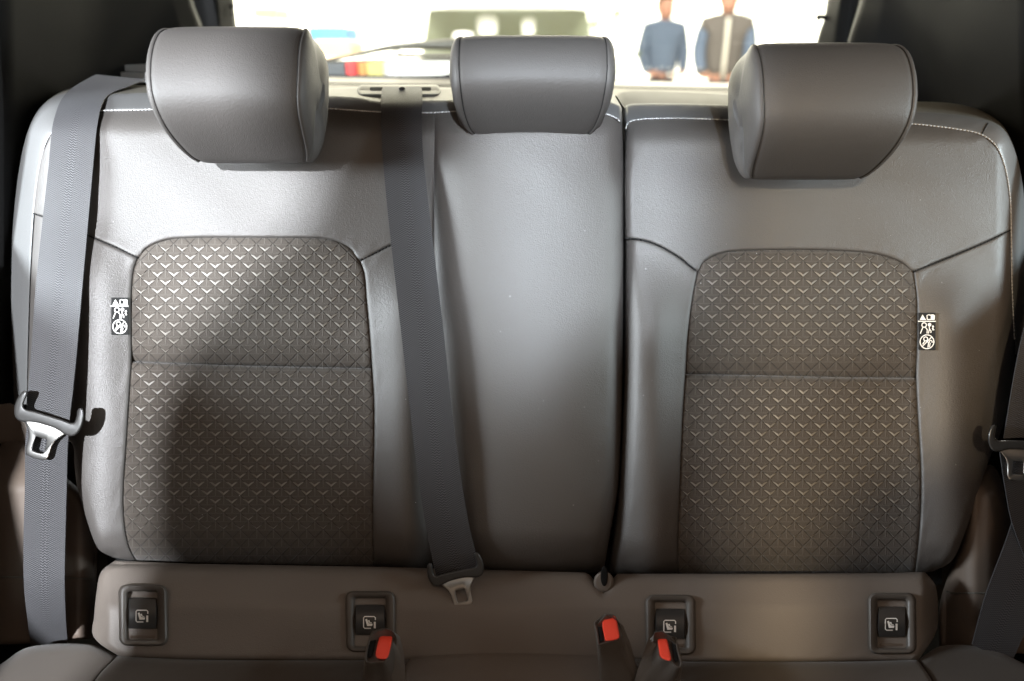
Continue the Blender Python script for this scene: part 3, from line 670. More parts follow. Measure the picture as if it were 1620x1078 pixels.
# right belt, mostly out of frame
belt3 = thing('seat_belt', 'dark seat belt at the right edge with a glossy loop beside the backrest', 'seat belt', P(1620, 1000, 0.02), 'rear seat belts')
ribbon('shoulder_webbing', [(1665, -230, 1730, -230, -0.09, -0.11), (1650, 0, 1715, 0, -0.07, -0.09), (1642, 170, 1706, 165, -0.04, -0.05), (1640, 300, 1710, 290, 0.0, 0.0), (1632, 460, 1700, 455, 0.02, 0.02), (1609, 570, 1680, 560, 0.05, 0.04), (1588, 694, 1668, 690, 0.055, 0.045)], belt3)
ribbon('lap_webbing', [(1582, 716, 1660, 712, 0.052, 0.04), (1590, 770, 1665, 760, 0.048, 0.035), (1602, 830, 1672, 815, 0.044, 0.03), (1640, 930, 1700, 900, 0.04, 0.03)], belt3)
ribbon('lap_webbing', [(1610, 800, 1680, 830, 0.030, 0.030), (1590, 860, 1660, 900, 0.040, 0.040), (1560, 940, 1630, 980, 0.050, 0.050), (1538, 1020, 1600, 1050, 0.045, 0.045)], belt3)
belt2 = thing('seat_belt', 'middle seat belt running down from the backrest outlet beside the centre pad', 'seat belt', P(640, 150, 0.02), 'rear seat belts')
ribbon('shoulder_webbing', [(606, 138, 666, 137, -0.108, -0.112), (604, 142, 667, 141, -0.088, -0.092), (603, 150, 668, 149, -0.058, -0.058), (603, 165, 668, 163, -0.022, -0.022), (603, 190, 667, 188, 0.002, 0.004), (605, 240, 669, 238, 0.012, 0.014), (610, 300, 675, 298, 0.020, 0.022), (617, 370, 683, 368, 0.026, 0.028),
        (634, 520, 701, 518, 0.036, 0.038), (650, 660, 716, 658, 0.040, 0.042), (662, 760, 729, 756, 0.040, 0.042), (675, 840, 742, 832, 0.036, 0.040), (684, 885, 752, 872, 0.034, 0.038), (690, 912, 758, 896, 0.034, 0.038)], belt2, nlen=220)
V, F = pillow(np.array([(636+5*math.cos(a), 140.5+3.2*math.sin(a)) for a in np.linspace(0, 2*math.pi, 16, endpoint=False)]), -0.10, -0.085, 2); mk('stop_button', V, F, M['gloss'], belt2)

def tongue(parent, cx, cy, ang, hb, sc_=1.0, matb='plastic', hook=1.0):
    ca, sa = math.cos(ang), math.sin(ang)
    def tr(pts):
        p = np.asarray(pts, float)*sc_; return np.stack([cx+p[:, 0]*ca-p[:, 1]*sa, cy+p[:, 0]*sa+p[:, 1]*ca], 1)
    body = [(-46, -24), (-41, -29), (-37, -25), (-38, -14), (-36, -5), (-20, -5), (0, -5), (20, -5), (36, -5), (38, -14), (37, -25), (41, -29), (46, -24), (49, -12), (48, 2), (42, 12), (32, 14), (16, 10), (0, 9), (-16, 10), (-32, 14), (-42, 12), (-48, 2), (-49, -12)]
    q = tr(resample(np.array(body+[body[0]], float), 97)[:-1])
    V, F = pillow(q, hb-0.006, hb+0.007, 3.4, 5); mk('tongue_housing', V, F, M[matb], parent)
    outer = tr(resample(np.array([(-33, 9), (-20, 9), (0, 8), (20, 9), (33, 9), (26, 17), (20, 24), (17, 34), (16.5, 52), (13, 57), (0, 58), (-13, 57), (-16.5, 52), (-17, 34), (-20, 24), (-26, 17), (-33, 9)], float), 49, smooth=False)[:-1])
    inner = tr(resample(np.array([(-8, 28), (-4, 28), (0, 28), (4, 28), (8, 28), (8.5, 30), (8.8, 34), (9, 40), (9, 47), (8, 49), (0, 49.5), (-8, 49), (-9, 47), (-9, 40), (-8.8, 34), (-8.5, 30), (-8, 28)], float), 49, smooth=False)[:-1])
    h = hb+0.001
    lp = lambda q, hh: P(q[:, 0], q[:, 1], hh)
    oi = inset(outer, 1.2); io = inset(inner, -0.9)
    loops = [lp(inner, h-0.003), lp(inner, h+0.0004), lp(io, h+0.001), lp(oi, h+0.001), lp(outer, h+0.0004), lp(outer, h-0.003), lp(inner, h-0.003)]
    V, F = loft(loops, False, False); mk('steel_tongue', V, F, M['metal'], parent, sharp=40)
tongue(belt1, 75, 663, math.radians(17), 0.052, 1.13, 'tongueplastic' if 'tongueplastic' in M else 'plastic')
tongue(belt2, 722, 908, math.radians(-13), 0.046, 0.92)
tongue(belt3, 1612, 702, math.radians(2), 0.064, 1.0, 'gloss')

# ------------------------------------------------------------------ buckles
def buckle(top_poly, btn_poly, body_pts, hb, label, slot_poly, slope=0.0009):
    """top_poly: visible top face outline; body_pts: silhouette of housing below it (photo px)"""
    c = np.mean(top_poly, axis=0)
    t = thing('belt_buckle', label, 'seat belt buckle', P(c[0], c[1]+60, hb), 'rear seat belt buckles')
    f = lambda x, y: (y-c[1])*slope
    q = resample(np.vstack([top_poly, top_poly[:1]]), 41, False)[:-1]
    b = resample(np.vstack([body_pts, body_pts[:1]]), 41, False)[:-1]
    loops = [P(b[:, 0], b[:, 1], hb-0.012), P(b[:, 0]*.25+q[:, 0]*.75, b[:, 1]*.25+q[:, 1]*.75, hb-0.008)]
    lp = lambda k, h: P(k[:, 0], k[:, 1], h+f(k[:, 0], k[:, 1]))
    loops += [lp(q, hb-0.002), lp(inset(q, 0.6), hb), lp(inset(q, 1.6), hb+0.001), lp(inset(q, 3.0), hb-0.0005), lp(inset(q, 3.6), hb-0.004)]
    V, F = loft(loops, True, True); mk('housing', V, F, M['buckle'], t, sharp=50)
    bq = resample(np.vstack([btn_poly, btn_poly[:1]]), 41)[:-1]
    V, F = pillow(bq, hb-0.004, hb+0.0035, 3.0, hf=f); mk('red_button', V, F, M['red'], t)
    sp_ = np.array(slot_poly, float); V, F = pillow(resample(np.vstack([sp_, sp_[:1]]), 21, False)[:-1], hb-0.004, hb-0.0005, 0.6, 2, hf=f); mk('slot', V, F, M['dark'], t)
    return t
buckle(np.array([(607, 994), (617, 995), (624, 1000), (621, 1020), (615, 1043), (607, 1049), (596, 1049), (588, 1051), (580, 1050), (576, 1045), (580, 1022), (588, 998), (597, 996)], float),
       np.array([(606, 997), (615, 997), (621, 1003), (618, 1024), (614, 1039), (609, 1043), (598, 1042), (594, 1037), (597, 1020), (602, 1003)], float),
       np.array([(618, 1000), (632, 1004), (640, 1040), (642, 1090), (640, 1140), (630, 1150), (610, 1150), (590, 1150), (570, 1140), (574, 1090), (574, 1060), (584, 1030), (600, 1010)], float), 0.135,
       'red buttoned buckle at the left beside the middle belt, tilted right', [(585, 1010), (595, 1008), (592, 1030), (586, 1042), (581, 1040)])
buckle(np.array([(956, 972), (968, 972), (975, 976), (980, 995), (983, 1008), (978, 1014), (962, 1018), (946, 1022), (943, 1000), (939, 985), (946, 979)], float),
       np.array([(959, 975), (968, 974), (974, 977), (978, 994), (980, 1008), (975, 1012), (959, 1014), (956, 1006), (953, 990), (955, 980)], float),
       np.array([(970, 978), (985, 988), (998, 1020), (1008, 1060), (1012, 1120), (1004, 1150), (985, 1150), (966, 1150), (952, 1110), (948, 1060), (944, 1020)], float), 0.130,
       'middle red buttoned buckle standing up just left of the third anchor cover', [(946, 992), (952, 992), (954, 1006), (956, 1014), (949, 1016)])
buckle(np.array([(1035, 1000), (1048, 998), (1054, 1004), (1064, 1007), (1070, 1008), (1074, 1030), (1080, 1051), (1077, 1057), (1070, 1057), (1062, 1049), (1050, 1046), (1042, 1041), (1039, 1020)], float),
       np.array([(1039, 1002), (1048, 1001), (1054, 1006), (1058, 1024), (1062, 1042), (1060, 1046), (1048, 1042), (1044, 1037), (1041, 1018)], float),
       np.array([(1040, 1004), (1058, 1004), (1074, 1020), (1080, 1052), (1076, 1100), (1060, 1150), (1035, 1150), (1010, 1150), (990, 1140), (1000, 1090), (1012, 1050), (1026, 1010)], float), 0.135,
       'rightmost red buttoned buckle in front of the third anchor cover', [(1062, 1012), (1068, 1012), (1073, 1046), (1068, 1048), (1064, 1030)])

# ------------------------------------------------------------------ car body: trims, pillars, tailgate with rear window
car = thing('car_interior', 'dark interior side trims and rear pillars framing the bench seat', 'car interior', (0, 1.2, 0.35))
panel('wheel_arch_trim', [(-60, 700), (-10, 700), (20, 690), (60, 705), (110, 760), (146, 790)], [(146, 790), (154, 850), (152, 930), (148, 1010)], [(-60, 1020), (30, 1020), (148, 1012)], [(-60, 700), (-60, 900), (-60, 1020)],
      lambda x, y: -0.01-0.05*np.clip((30-x)/90, 0, 1)**2-0.04*sm(780, 700, y)-0.035*np.clip((x-120)/30, 0, 1)**2-0.001*ga(y, 914, 2.5), M['trim'], car, dict(T=(26, .03), R=(10, .01), L=(0, 0), B=(10, .01)), step=3)
panel('side_armrest_trim', [(-60, 640), (0, 640), (22, 640), (60, 690)], [(60, 690), (60, 705), (58, 712)], [(-60, 712), (0, 702), (58, 712)], [(-60, 640), (-60, 680), (-60, 712)], lambda x, y: -0.06+0*x, M['trim'], car)
panel('wheel_arch_trim', [(1540, 760), (1556, 741), (1570, 736), (1585, 760), (1600, 800), (1640, 840)], [(1640, 840), (1650, 940), (1650, 1035)], [(1486, 1024), (1540, 1032), (1650, 1035)], [(1540, 760), (1524, 850), (1502, 905), (1486, 960), (1486, 1024)],
      lambda x, y: 0.012-0.04*np.clip((1546-x)/50, 0, 1)**1.5-0.03*np.clip((x-1560)/60, 0, 1)**1.5-0.025*sm(790, 735, y)-0.001*ga(y, 938, 2.5), M['trim'], car, dict(T=(16, .012), R=(6, .01), L=(10, .012), B=(10, .01)), step=3)
for pts, hh in (([(-60, 913.5), (36, 913.5), (150, 916)], lambda x, y: -0.0095-0.05*np.clip((30-x)/90, 0, 1)**2-0.035*np.clip((x-120)/30, 0, 1)**2),
                ([(1497, 936), (1504, 938.5), (1580, 938.5)], lambda x, y: 0.0125-0.04*np.clip((1546-x)/50, 0, 1)**1.5-0.03*np.clip((x-1560)/60, 0, 1)**1.5)):
    r = resample(pts, 40); V, F = tube(P(r[:, 0], r[:, 1], hh(r[:, 0], r[:, 1])), 0.0011, 6); mk('trim_joint', V, F, M['shell'], car)
# rear floor/side closing panels (dark)
def quadgrid(name, c00, c10, c11, c01, mat, parent, n=8, bulge=0.0, bdir=(0, 0, 1)):
    c00, c10, c11, c01 = [np.array(c, float) for c in (c00, c10, c11, c01)]
    U, Vv = np.meshgrid(np.linspace(0, 1, n), np.linspace(0, 1, n)); U = U[..., None]; Vv = Vv[..., None]
    S = (1-U)*(1-Vv)*c00+U*(1-Vv)*c10+U*Vv*c11+(1-U)*Vv*c01 + np.array(bdir)*bulge*np.sin(np.pi*U)*np.sin(np.pi*Vv)
    return mk(name, S.reshape(-1, 3), grid_faces(n, n), mat, parent)
for sx in (-1, 1):
    quadgrid('lower_side_panel', (sx*0.74, -0.3, 1.00), (sx*0.74, 1.25, 1.00), (sx*0.70, 1.25, 0.3), (sx*0.70, -0.3, 0.3), M['pillar'], car, bulge=0.02, bdir=(-sx, 0, 0))
quadgrid('rear_floor', (-0.8, 0.2, 0.42), (0.8, 0.2, 0.42), (0.8, 2.0, 0.42), (-0.8, 2.0, 0.42), M['dark'], car)
quadgrid('load_floor', (-0.8, 1.12, 0.45), (0.8, 1.12, 0.45), (0.8, 1.95, 0.85), (-0.8, 1.95, 0.85), M['pillar'], car)
def PD(px, py, y):
    """point on the ray of pixel (px,py) at world distance y"""
    d = FW + RT*(px-810)/FPX - UP*(py-539)/FPX
    return CAM + d*(y/d[1])
# pillars: real curved trims
def pillar(sx, rows, name='rear_pillar_trim', mat='pillar'):
    """rows of pixel polylines each at its own world y"""
    loops = []
    for line, ys in rows:
        l = resample(np.array([(a, b, c) for (a, b), c in zip(line, ys)], float), 24)
        loops.append(np.array([PD(a, b, c) for a, b, c in l]))
    n = len(loops); sub = []
    for k in range(n-1):
        for t in np.linspace(0, 1, 6)[:-1]: sub.append(loops[k]*(1-t)+loops[k+1]*t)
    sub.append(loops[-1]); V, F = loft(sub, False, False, closed=False)
    return mk(name, V, F, M[mat], car)
# left: big quarter trim (black), rounded edge at x~300-318, then gap, then window-side trim
pillar(-1, [([(-250, -160), (-250, 200), (-200, 500), (-150, 760)], (1.0, 1.0, 1.0, 1.0)), ([(-20, -160), (-10, 130), (0, 400), (10, 700)], (1.00, 1.0, 1.0, 1.0)),
            ([(150, -160), (150, 60), (130, 180), (60, 640)], (1.28, 1.25, 1.2, 1.12)), ([(255, -160), (268, -20), (300, 110), (310, 160)], (1.42, 1.42, 1.40, 1.38)), ([(288, -160), (298, -10), (320, 60), (330, 160)], (1.46, 1.46, 1.46, 1.45)), ([(292, -160), (303, -10), (326, 60), (338, 160)], (1.55, 1.55, 1.55, 1.55))])
pillar(-1, [([(280, -160), (296, -10), (326, 160)], (1.60, 1.60, 1.60)), ([(302, -160), (320, 0), (350, 160)], (1.62, 1.62, 1.62)), ([(330, -160), (342, 0), (360, 160)], (1.63, 1.63, 1.63)), ([(352, -160), (366, 0), (384, 160)], (1.70, 1.70, 1.70)), ([(355, -160), (370, 0), (386, 160)], (1.80, 1.80, 1.80))], 'window_side_trim', 'trim2' if 'trim2' in M else 'pillar')
pillar(1, [([(1395, -160), (1360, 0), (1338, 80), (1330, 160)], (1.50, 1.50, 1.50, 1.50)), ([(1400, -160), (1366, 0), (1344, 70), (1336, 160)], (1.44, 1.44, 1.42, 1.40)), ([(1425, -160), (1400, 0), (1385, 100), (1380, 165)], (1.40, 1.38, 1.36, 1.34)), ([(1520, -160), (1500, 60), (1520, 170), (1600, 640)], (1.25, 1.2, 1.18, 1.1)), ([(1640, -160), (1640, 130), (1640, 400), (1650, 700)], (1.0, 1.0, 1.0, 1.0)),
            ([(1900, -160), (1900, 200), (1850, 500), (1800, 760)], (1.0, 1.0, 1.0, 1.0))])
pillar(1, [([(1340, -160), (1310, -10), (1290, 160)], (1.80, 1.80, 1.80)), ([(1336, -160), (1313, 0), (1292, 68), (1280, 160)], (1.70, 1.70, 1.70, 1.70)), ([(1360, -160), (1330, 0), (1310, 160)], (1.63, 1.63, 1.63)), ([(1385, -160), (1348, 0), (1326, 160)], (1.61, 1.61, 1.61)), ([(1400, -160), (1370, 0), (1345, 160)], (1.60, 1.60, 1.60))], 'window_side_trim')
quadgrid('roof_lining', (-0.9, 0.30, 1.72), (0.9, 0.30, 1.72), (0.9, 1.9, 1.68), (-0.9, 1.9, 1.68), M['pillar'], car, bulge=0.05)
# side ledges behind the seat (parcel tray supports)
def slab_px(name, poly, y, thick, mat, parent, z_extra=0):
    f = np.array([PD(a, b, y) for a, b in poly]); b = f+np.array([0, thick, 0]); n = len(f)
    F = [tuple(range(n))]+[tuple(n+i for i in range(n-1, -1, -1))]+[(i, n+i, n+(i+1) % n, (i+1) % n) for i in range(n)]
    return mk(name, np.vstack([f, b]), F, M[mat], parent, smooth=False)
M['ledge'] = grain(new_mat('tray_ledge_plastic', (0.34, 0.35, 0.36), 0.45, 0.5), 1500, 0.2, 0.0003)
slab_px('tray_ledge', [(146, 107), (200, 103), (245, 101), (245, 115), (200, 113), (144, 113)], 1.30, 0.05, 'ledge', car)
slab_px('tray_ledge', [(142, 114.5), (200, 114.5), (260, 116.5), (320, 121), (320, 134), (240, 131), (150, 128), (138, 124)], 1.29, 0.05, 'ledge', car)
slab_px('tray_ledge', [(1440, 132), (1510, 137), (1512, 143.5), (1440, 142.5)], 1.30, 0.05, 'ledge', car)
slab_px('tray_ledge', [(1435, 144), (1512, 144.5), (1520, 160), (1512, 161), (1435, 157)], 1.29, 0.05, 'ledge', car)

tg = thing('tailgate', 'closed tailgate with tinted rear window, wiper and sill behind the headrests', 'tailgate', PD(830, 128, 1.85))
M['sill'] = grain(new_mat('tailgate_trim_plastic', (0.070, 0.064, 0.050), 0.42, 0.5), 900, 0.2, 0.0004, 'noise', 0.05, 0.08)
sill_top = [(340, 116), (440, 119), (515, 122), (640, 124.5), (720, 125.5), (840, 126.5), (970, 127.5), (1080, 130), (1165, 131.5), (1260, 132), (1330, 132)]
def strip(name, top, bot, y0, y1, mat, parent, n=60, bul=0.0):
    a = resample(top, n); b = resample(bot, n); loops = []
    for t in np.linspace(0, 1, 6):
        q = a*(1-t)+b*t; yy = y0*(1-t)+y1*t-bul*math.sin(math.pi*t); loops.append(np.array([PD(u, v, yy) for u, v in q]))
    V, F = loft(loops, False, False, closed=False); return mk(name, V, F, M[mat], parent)
off = lambda l, d: [(a, b+d) for a, b in l]
strip('sill_trim', sill_top, off(sill_top, 9), 1.90, 1.80, 'sill', tg, bul=0.004)
strip('sill_trim', off(sill_top, 9), off(sill_top, 12), 1.80, 1.80, 'dark', tg)
strip('sill_trim', off(sill_top, 11.5), off(sill_top, 60), 1.79, 1.50, 'sill', tg, bul=0.004)
gl_bot = [(350, 112), (440, 114), (515, 118), (640, 120), (700, 119), (720, 116), (840, 118), (970, 125), (1080, 129), (1165, 130), (1260, 126), (1330, 122)]
M['glass'] = bpy.data.materials.new('rear_window_glass'); M['glass'].use_nodes = True
nt = M['glass'].node_tree; nt.nodes.clear()
o_ = nd(nt, 'ShaderNodeOutputMaterial'); mx = nd(nt, 'ShaderNodeMixShader'); tr_ = nd(nt, 'ShaderNodeBsdfTransparent'); gs = nd(nt, 'ShaderNodeBsdfGlossy')
tr_.inputs[0].default_value = (0.90, 0.92, 0.88, 1); gs.inputs['Roughness'].default_value = 0.05; lw = nd(nt, 'ShaderNodeLayerWeight'); lw.inputs[0].default_value = 0.08
pw_ = nd(nt, 'ShaderNodeMath', operation='POWER'); pw_.inputs[1].default_value = 4; ma_ = nd(nt, 'ShaderNodeMath', operation='MULTIPLY_ADD'); ma_.inputs[1].default_value = 0.6; ma_.inputs[2].default_value = 0.05; lw.inputs[0].default_value = 0.5; nt.links.new(lw.outputs['Facing'], pw_.inputs[0]); nt.links.new(pw_.outputs[0], ma_.inputs[0]); nt.links.new(ma_.outputs[0], mx.inputs[0]); nt.links.new(tr_.outputs[0], mx.inputs[1]); nt.links.new(gs.outputs[0], mx.inputs[2]); nt.links.new(mx.outputs[0], o_.inputs[0])
g = strip('rear_glass', [(330, -160), (800, -165), (1360, -160)], off(sill_top, 2), 1.75, 1.93, 'glass', tg)
frit = [(a, b) for a, b in gl_bot]
strip('glass_border', frit, off(sill_top, 1), 1.925, 1.925, 'gloss', tg)
M['faint'] = new_mat('faint_grey_print', (0.35, 0.35, 0.32), 0.7, 0.2)
gl_ = []
for k in range(15):
    x_ = 1001+k*7.0+(3 if k > 5 else 0)+(4 if k > 10 else 0); hh_ = 3.2+1.6*((k*7) % 3 == 0)
    for (a0, b0, a1, b1) in [[(0, 0, 0, -1), (0, -1, 1, -1)], [(0, 0, 1, 0), (1, 0, 1, -1)], [(0, -.5, 1, -.5), (0, 0, 0, -1)], [(0, -1, 1, 0), (1, 0, 1, -1)]][k % 4]:
        p0 = np.array([x_+a0*3.4, 109+b0*hh_]); p1 = np.array([x_+a1*3.4, 109+b1*hh_]); d_ = p1-p0; d_ /= np.linalg.norm(d_); nn_ = np.array([-d_[1], d_[0]])*0.45
        gl_.append((np.array([PD(q[0], q[1], 1.88) for q in (p0+nn_, p1+nn_, p1-nn_, p0-nn_)]), [(0, 1, 2, 3)]))
V, F = join(gl_); o = mk('window_lettering', V, F, M['faint'], tg, smooth=False); o['kind'] = 'stuff'
# wiper
def bar(name, top, bot, y, mat, parent, dep=0.02, n=50):
    a = resample(top, n); b = resample(bot, n); loops = []
    for t, dy in ((0, dep), (0, 0.004), (0.12, 0), (0.5, -0.003), (0.88, 0), (1, 0.004), (1, dep)):
        q = a*(1-t)+b*t; loops.append(np.array([PD(u, v, y+dy) for u, v in q]))
    V, F = loft(loops, False, False, closed=False); return mk(name, V, F, M[mat], parent)
bar('wiper_arm', [(470, 100), (520, 93), (560, 84), (600, 74), (640, 68), (700, 62), (760, 60), (830, 62)], [(470, 104), (520, 98), (560, 91), (600, 83), (640, 79), (700, 79.5), (760, 82), (830, 84)], 2.00, 'sill', tg)
bar('wiper_blade', [(500, 97), (560, 95), (640, 93), (700, 92), (780, 92)], [(500, 101), (560, 99), (640, 97), (700, 97), (780, 97)], 2.03, 'gloss', tg, 0.01)
bar('wiper_blade', [(628, 84), (680, 85), (780, 86)], [(625, 91), (680, 91.5), (780, 92)], 2.02, 'sill', tg, 0.01)
for (a, b) in ((368, 8), (1297, 27)):
    V, F = tube(np.array([PD(a-(16 if a < 800 else 5), b, 1.70), PD(a+(2 if a < 800 else 20), b+1, 1.70)]), 0.005, 8); V2, F2 = tube(np.array([PD(a-3, b, 1.68), PD(a-1, b+18, 1.68)]), 0.002, 6)
    Vj, Fj = join([(V, F), (V2, F2)]); mk('tray_hook', Vj, Fj, M['gloss'], tg)

# ------------------------------------------------------------------ front seats (unseen behind the camera; outlines shaped back from the wanted shadows on the bench)
M['frontseat'] = grain(new_mat('front_seat_leather', (0.05, 0.047, 0.045), 0.5, 0.4), 700, 0.3, 0.0005, 'leather')
YB = -0.42
def shadow_pt(px, py, Lp):
    S = P(px, py, 0.0); t = (YB-S[1])/(Lp[1]-S[1]); return S+(np.array(Lp)-S)*t
def front_seat_blocker(outline, label):
    q = resample(np.vstack([outline, outline[:1]]), 81)[:-1]; c = q.mean(0)
    t = thing('front_seat_blocker', label, 'front seat', (c[0], YB, 0.4), 'front seats')
    loops = []
    for dy, s in ((-0.07, 0.80), (-0.055, 0.93), (-0.03, 0.985), (0.0, 1.0), (0.03, 0.985), (0.055, 0.93), (0.07, 0.80)):
        cc = np.array([c[0], c[1]]); z = inset(q, (1-s)*0.16)
        loops.append(np.stack([z[:, 0], np.full(len(z), YB+dy), z[:, 1]], 1))
    V, F = loft(loops, True, True); mk('front_backrest', V, F, M['frontseat'], t)
    return t
A = lambda x, y: shadow_pt(x, y, LA)[[0, 2]]
Bf = lambda x, y: shadow_pt(x, y, LB)[[0, 2]]
left_edge = [A(238, 1000), A(236, 880), A(240, 760), A(256, 670), A(298, 585), A(378, 500), A(470, 425), A(520, 350), A(532, 250), A(538, 140), A(560, 60)]
xr = Bf(712, 700)[0]; zt = left_edge[-1][1]
right_edge = [np.array([xr-0.05, zt+0.03]), Bf(688, 200), Bf(690, 400), Bf(712, 560), Bf(716, 700), Bf(716, 900), np.array([xr, 0.55])]
front_seat_blocker(np.array([np.array([left_edge[0][0], 0.55])]+left_edge+right_edge), 'unseen black driver seat back shaped to shade the left rear seat')
redge = [np.array([Bf(868, 900)[0], 0.55]), Bf(868, 900), Bf(866, 700), Bf(880, 620), Bf(930, 575), Bf(990, 555)]
x_, z_ = redge[-1]
front_seat_blocker(np.array(redge+[np.array([x_+0.05, z_+0.02]), np.array([x_+0.08, z_+0.22]), np.array([x_+0.30, z_+0.22]), np.array([x_+0.33, z_+0.02]), np.array([x_+0.42, z_-0.06]), np.array([x_+0.45, 0.55])]), 'unseen black front passenger seat back shaped to shade the right rear seat')

# ------------------------------------------------------------------ the hall behind the car
M['floor'] = grain(new_mat('hall_floor', (0.55, 0.54, 0.50), 0.25, 0.5), 3, 0.05, 0.001, 'noise', 0.05, 0.05)
M['wall'] = grain(new_mat('hall_wall_paint', (0.80, 0.78, 0.70), 0.7, 0.3), 5, 0.1, 0.001, 'noise', 0.0, 0.04)
M['white'] = new_mat('white_car_paint', (0.80, 0.80, 0.78), 0.25, 0.5, coat=0.5)
V = [(-14, -4, 0), (14, -4, 0), (14, 13, 0), (-14, 13, 0)]
o = mk('hall_floor', V, [(0, 1, 2, 3)], M['floor'], smooth=False, loc=(0, 0, 0)); o['kind'] = 'structure'
o = mk('hall_wall', [(-14, 13, -0.1), (14, 13, -0.1), (14, 13, 6), (-14, 13, 6), (-14, 13.2, -0.1), (14, 13.2, -0.1), (14, 13.2, 6), (-14, 13.2, 6)], [(0, 1, 2, 3), (7, 6, 5, 4), (0, 4, 5, 1), (3, 2, 6, 7), (1, 5, 6, 2), (0, 3, 7, 4)], M['wall'], smooth=False); o['kind'] = 'structure'
lamp('hall_wall_light', 'AREA', (0, 10.5, 4.5), (0, 13, 1.5), 1600, (1.0, 0.97, 0.90), 16, 1)

# parked white car facing us, 5.2 m away
pc = thing('parked_car', 'white car parked behind, its windscreen seen above the middle headrest', 'car', (0, 5.2, 0))
CX = PD(800, 60, 5.2)[0]
def ring_car(y, w0, w1, z0, z1, n=10):
    return [(CX-w0, y, z0), (CX-w0*1.0, y, (z0*0.5+z1*0.5)), (CX-w1, y, z1), (CX, y, z1+0.05), (CX+w1, y, z1), (CX+w0, y, (z0+z1)/2), (CX+w0, y, z0)]
sec = [(3.75, .70, .62, .25, .72), (3.85, .86, .74, .2, .86), (4.2, .90, .80, .2, .96), (4.95, .91, .84, .2, 1.04), (5.0, .91, .84, .2, 1.06)]
body = [np.array(ring_car(*s)) for s in sec]; body2 = [np.array(ring_car(*s)) for s in [(5.0, .91, .84, .2, 1.06), (7.4, .91, .84, .2, 1.08), (7.9, .88, .76, .25, .95)]]
V, F = loft(body+body2[1:], True, True, closed=False); mk('car_body', V, F, M['white'], pc, sharp=40)
zr = PD(800, 12, 5.9)[2]
def zof(py, y): return PD(800, py, y)[2]
xw = lambda px, y: PD(px, 40, y)[0]
# roof and A pillars
yB, yT = 5.15, 5.75
bl, br = xw(624, yB), xw(978, yB); tl, trr = xw(664, yT), xw(940, yT); zB, zT = zof(74, yB), zof(10, yT)
pil = []
for (bx, tx) in ((bl, tl), (br, trr)):
    pil.append(tube(np.array([(bx, yB, zB), ((bx+tx)/2, (yB+yT)/2+0.02, (zB+zT)/2+0.02), (tx, yT, zT)]), 0.05, 8))
for V, F in pil: mk('windscreen_pillar', V, F, M['white'], pc)
loops = [np.array([(tl-0.03+(trr-tl+0.06)*k/12, y, z-0.05+0.085*max(0, math.sin(math.pi*k/12))**0.5) for k in range(13)]) for y, z in ((yT-0.03, zT-0.02), (yT, zT+0.02), (6.2, zT+0.07), (7.0, zT+0.05), (7.6, zT-0.1))]
V, F = loft(loops, False, False, closed=False); mk('roof', V, F, M['white'], pc)
M['cabin'] = new_mat('cabin_lining', (0.30, 0.33, 0.24), 0.8, 0.2)
quadgrid('cabin_lining', (bl-0.1, 6.6, 0.7), (br+0.1, 6.6, 0.7), (trr+.02, 6.6, zT+0.02), (tl-.02, 6.6, zT+0.02), M['cabin'], pc)
quadgrid('dashboard', (bl, 5.2, 1.0), (br, 5.2, 1.0), (br, 5.7, 1.1), (bl, 5.7, 1.1), M['cabin'], pc)
quadgrid('windscreen', (bl, yB, zB), (br, yB, zB), (trr, yT, zT), (tl, yT, zT), M['glass'], pc, bulge=0.03, bdir=(0, -1, 0))
M['palefab'] = new_mat('pale_headrest', (0.8, 0.8, 0.78), 0.6, 0.3)
M['palefab'].node_tree.nodes['Principled BSDF'].inputs['Base Color'].default_value = (0.85, 0.85, 0.82, 1)
def blob(name, cx, cy, w, h, y, parent, mat, dep=0.08):
    c = PD(cx, cy, y); k = y/FPX/0.93; V = []; n = 16; m = 9
    for j in range(m):
        ph = math.pi*(j+0.5)/m; sy = np.sign(math.cos(ph))*abs(math.cos(ph))**0.6; sr = math.sin(ph)**0.6
        V.append(np.array([(c[0]+w/2*k*sr*np.sign(math.cos(a))*abs(math.cos(a))**0.7*(1-0.12*(1-sy)/2), c[1]+dep*sr*math.sin(a), c[2]+h/2*k*sy) for a in np.linspace(0, 2*math.pi, n, endpoint=False)]))
    Vv, F = loft(V, True, True); return mk(name, Vv, F, mat, parent)
blob('car_headrest', 771, 42, 30, 28, 5.95, pc, M['palefab']); blob('car_headrest', 836, 44, 20, 26, 5.95, pc, M['palefab'])
blob('rear_mirror', 733, 58, 30, 12, 5.3, pc, M['white'])
for sx in (-1, 1):
    a = np.linspace(0, 2*np.pi, 24, endpoint=False)
    loops = [np.stack([np.full(24, CX+sx*d), 4.55+r*np.cos(a), 0.33+r*np.sin(a)], 1) for d, r in ((0.70, 0.30), (0.72, 0.33), (0.88, 0.33), (0.90, 0.30))]
    V, F = loft(loops, True, True); mk('wheel', V, F, M['gloss'], pc)
    blob('headlight', 800+sx*150, 150, 40, 18, 3.86, pc, M['gloss'], 0.03)

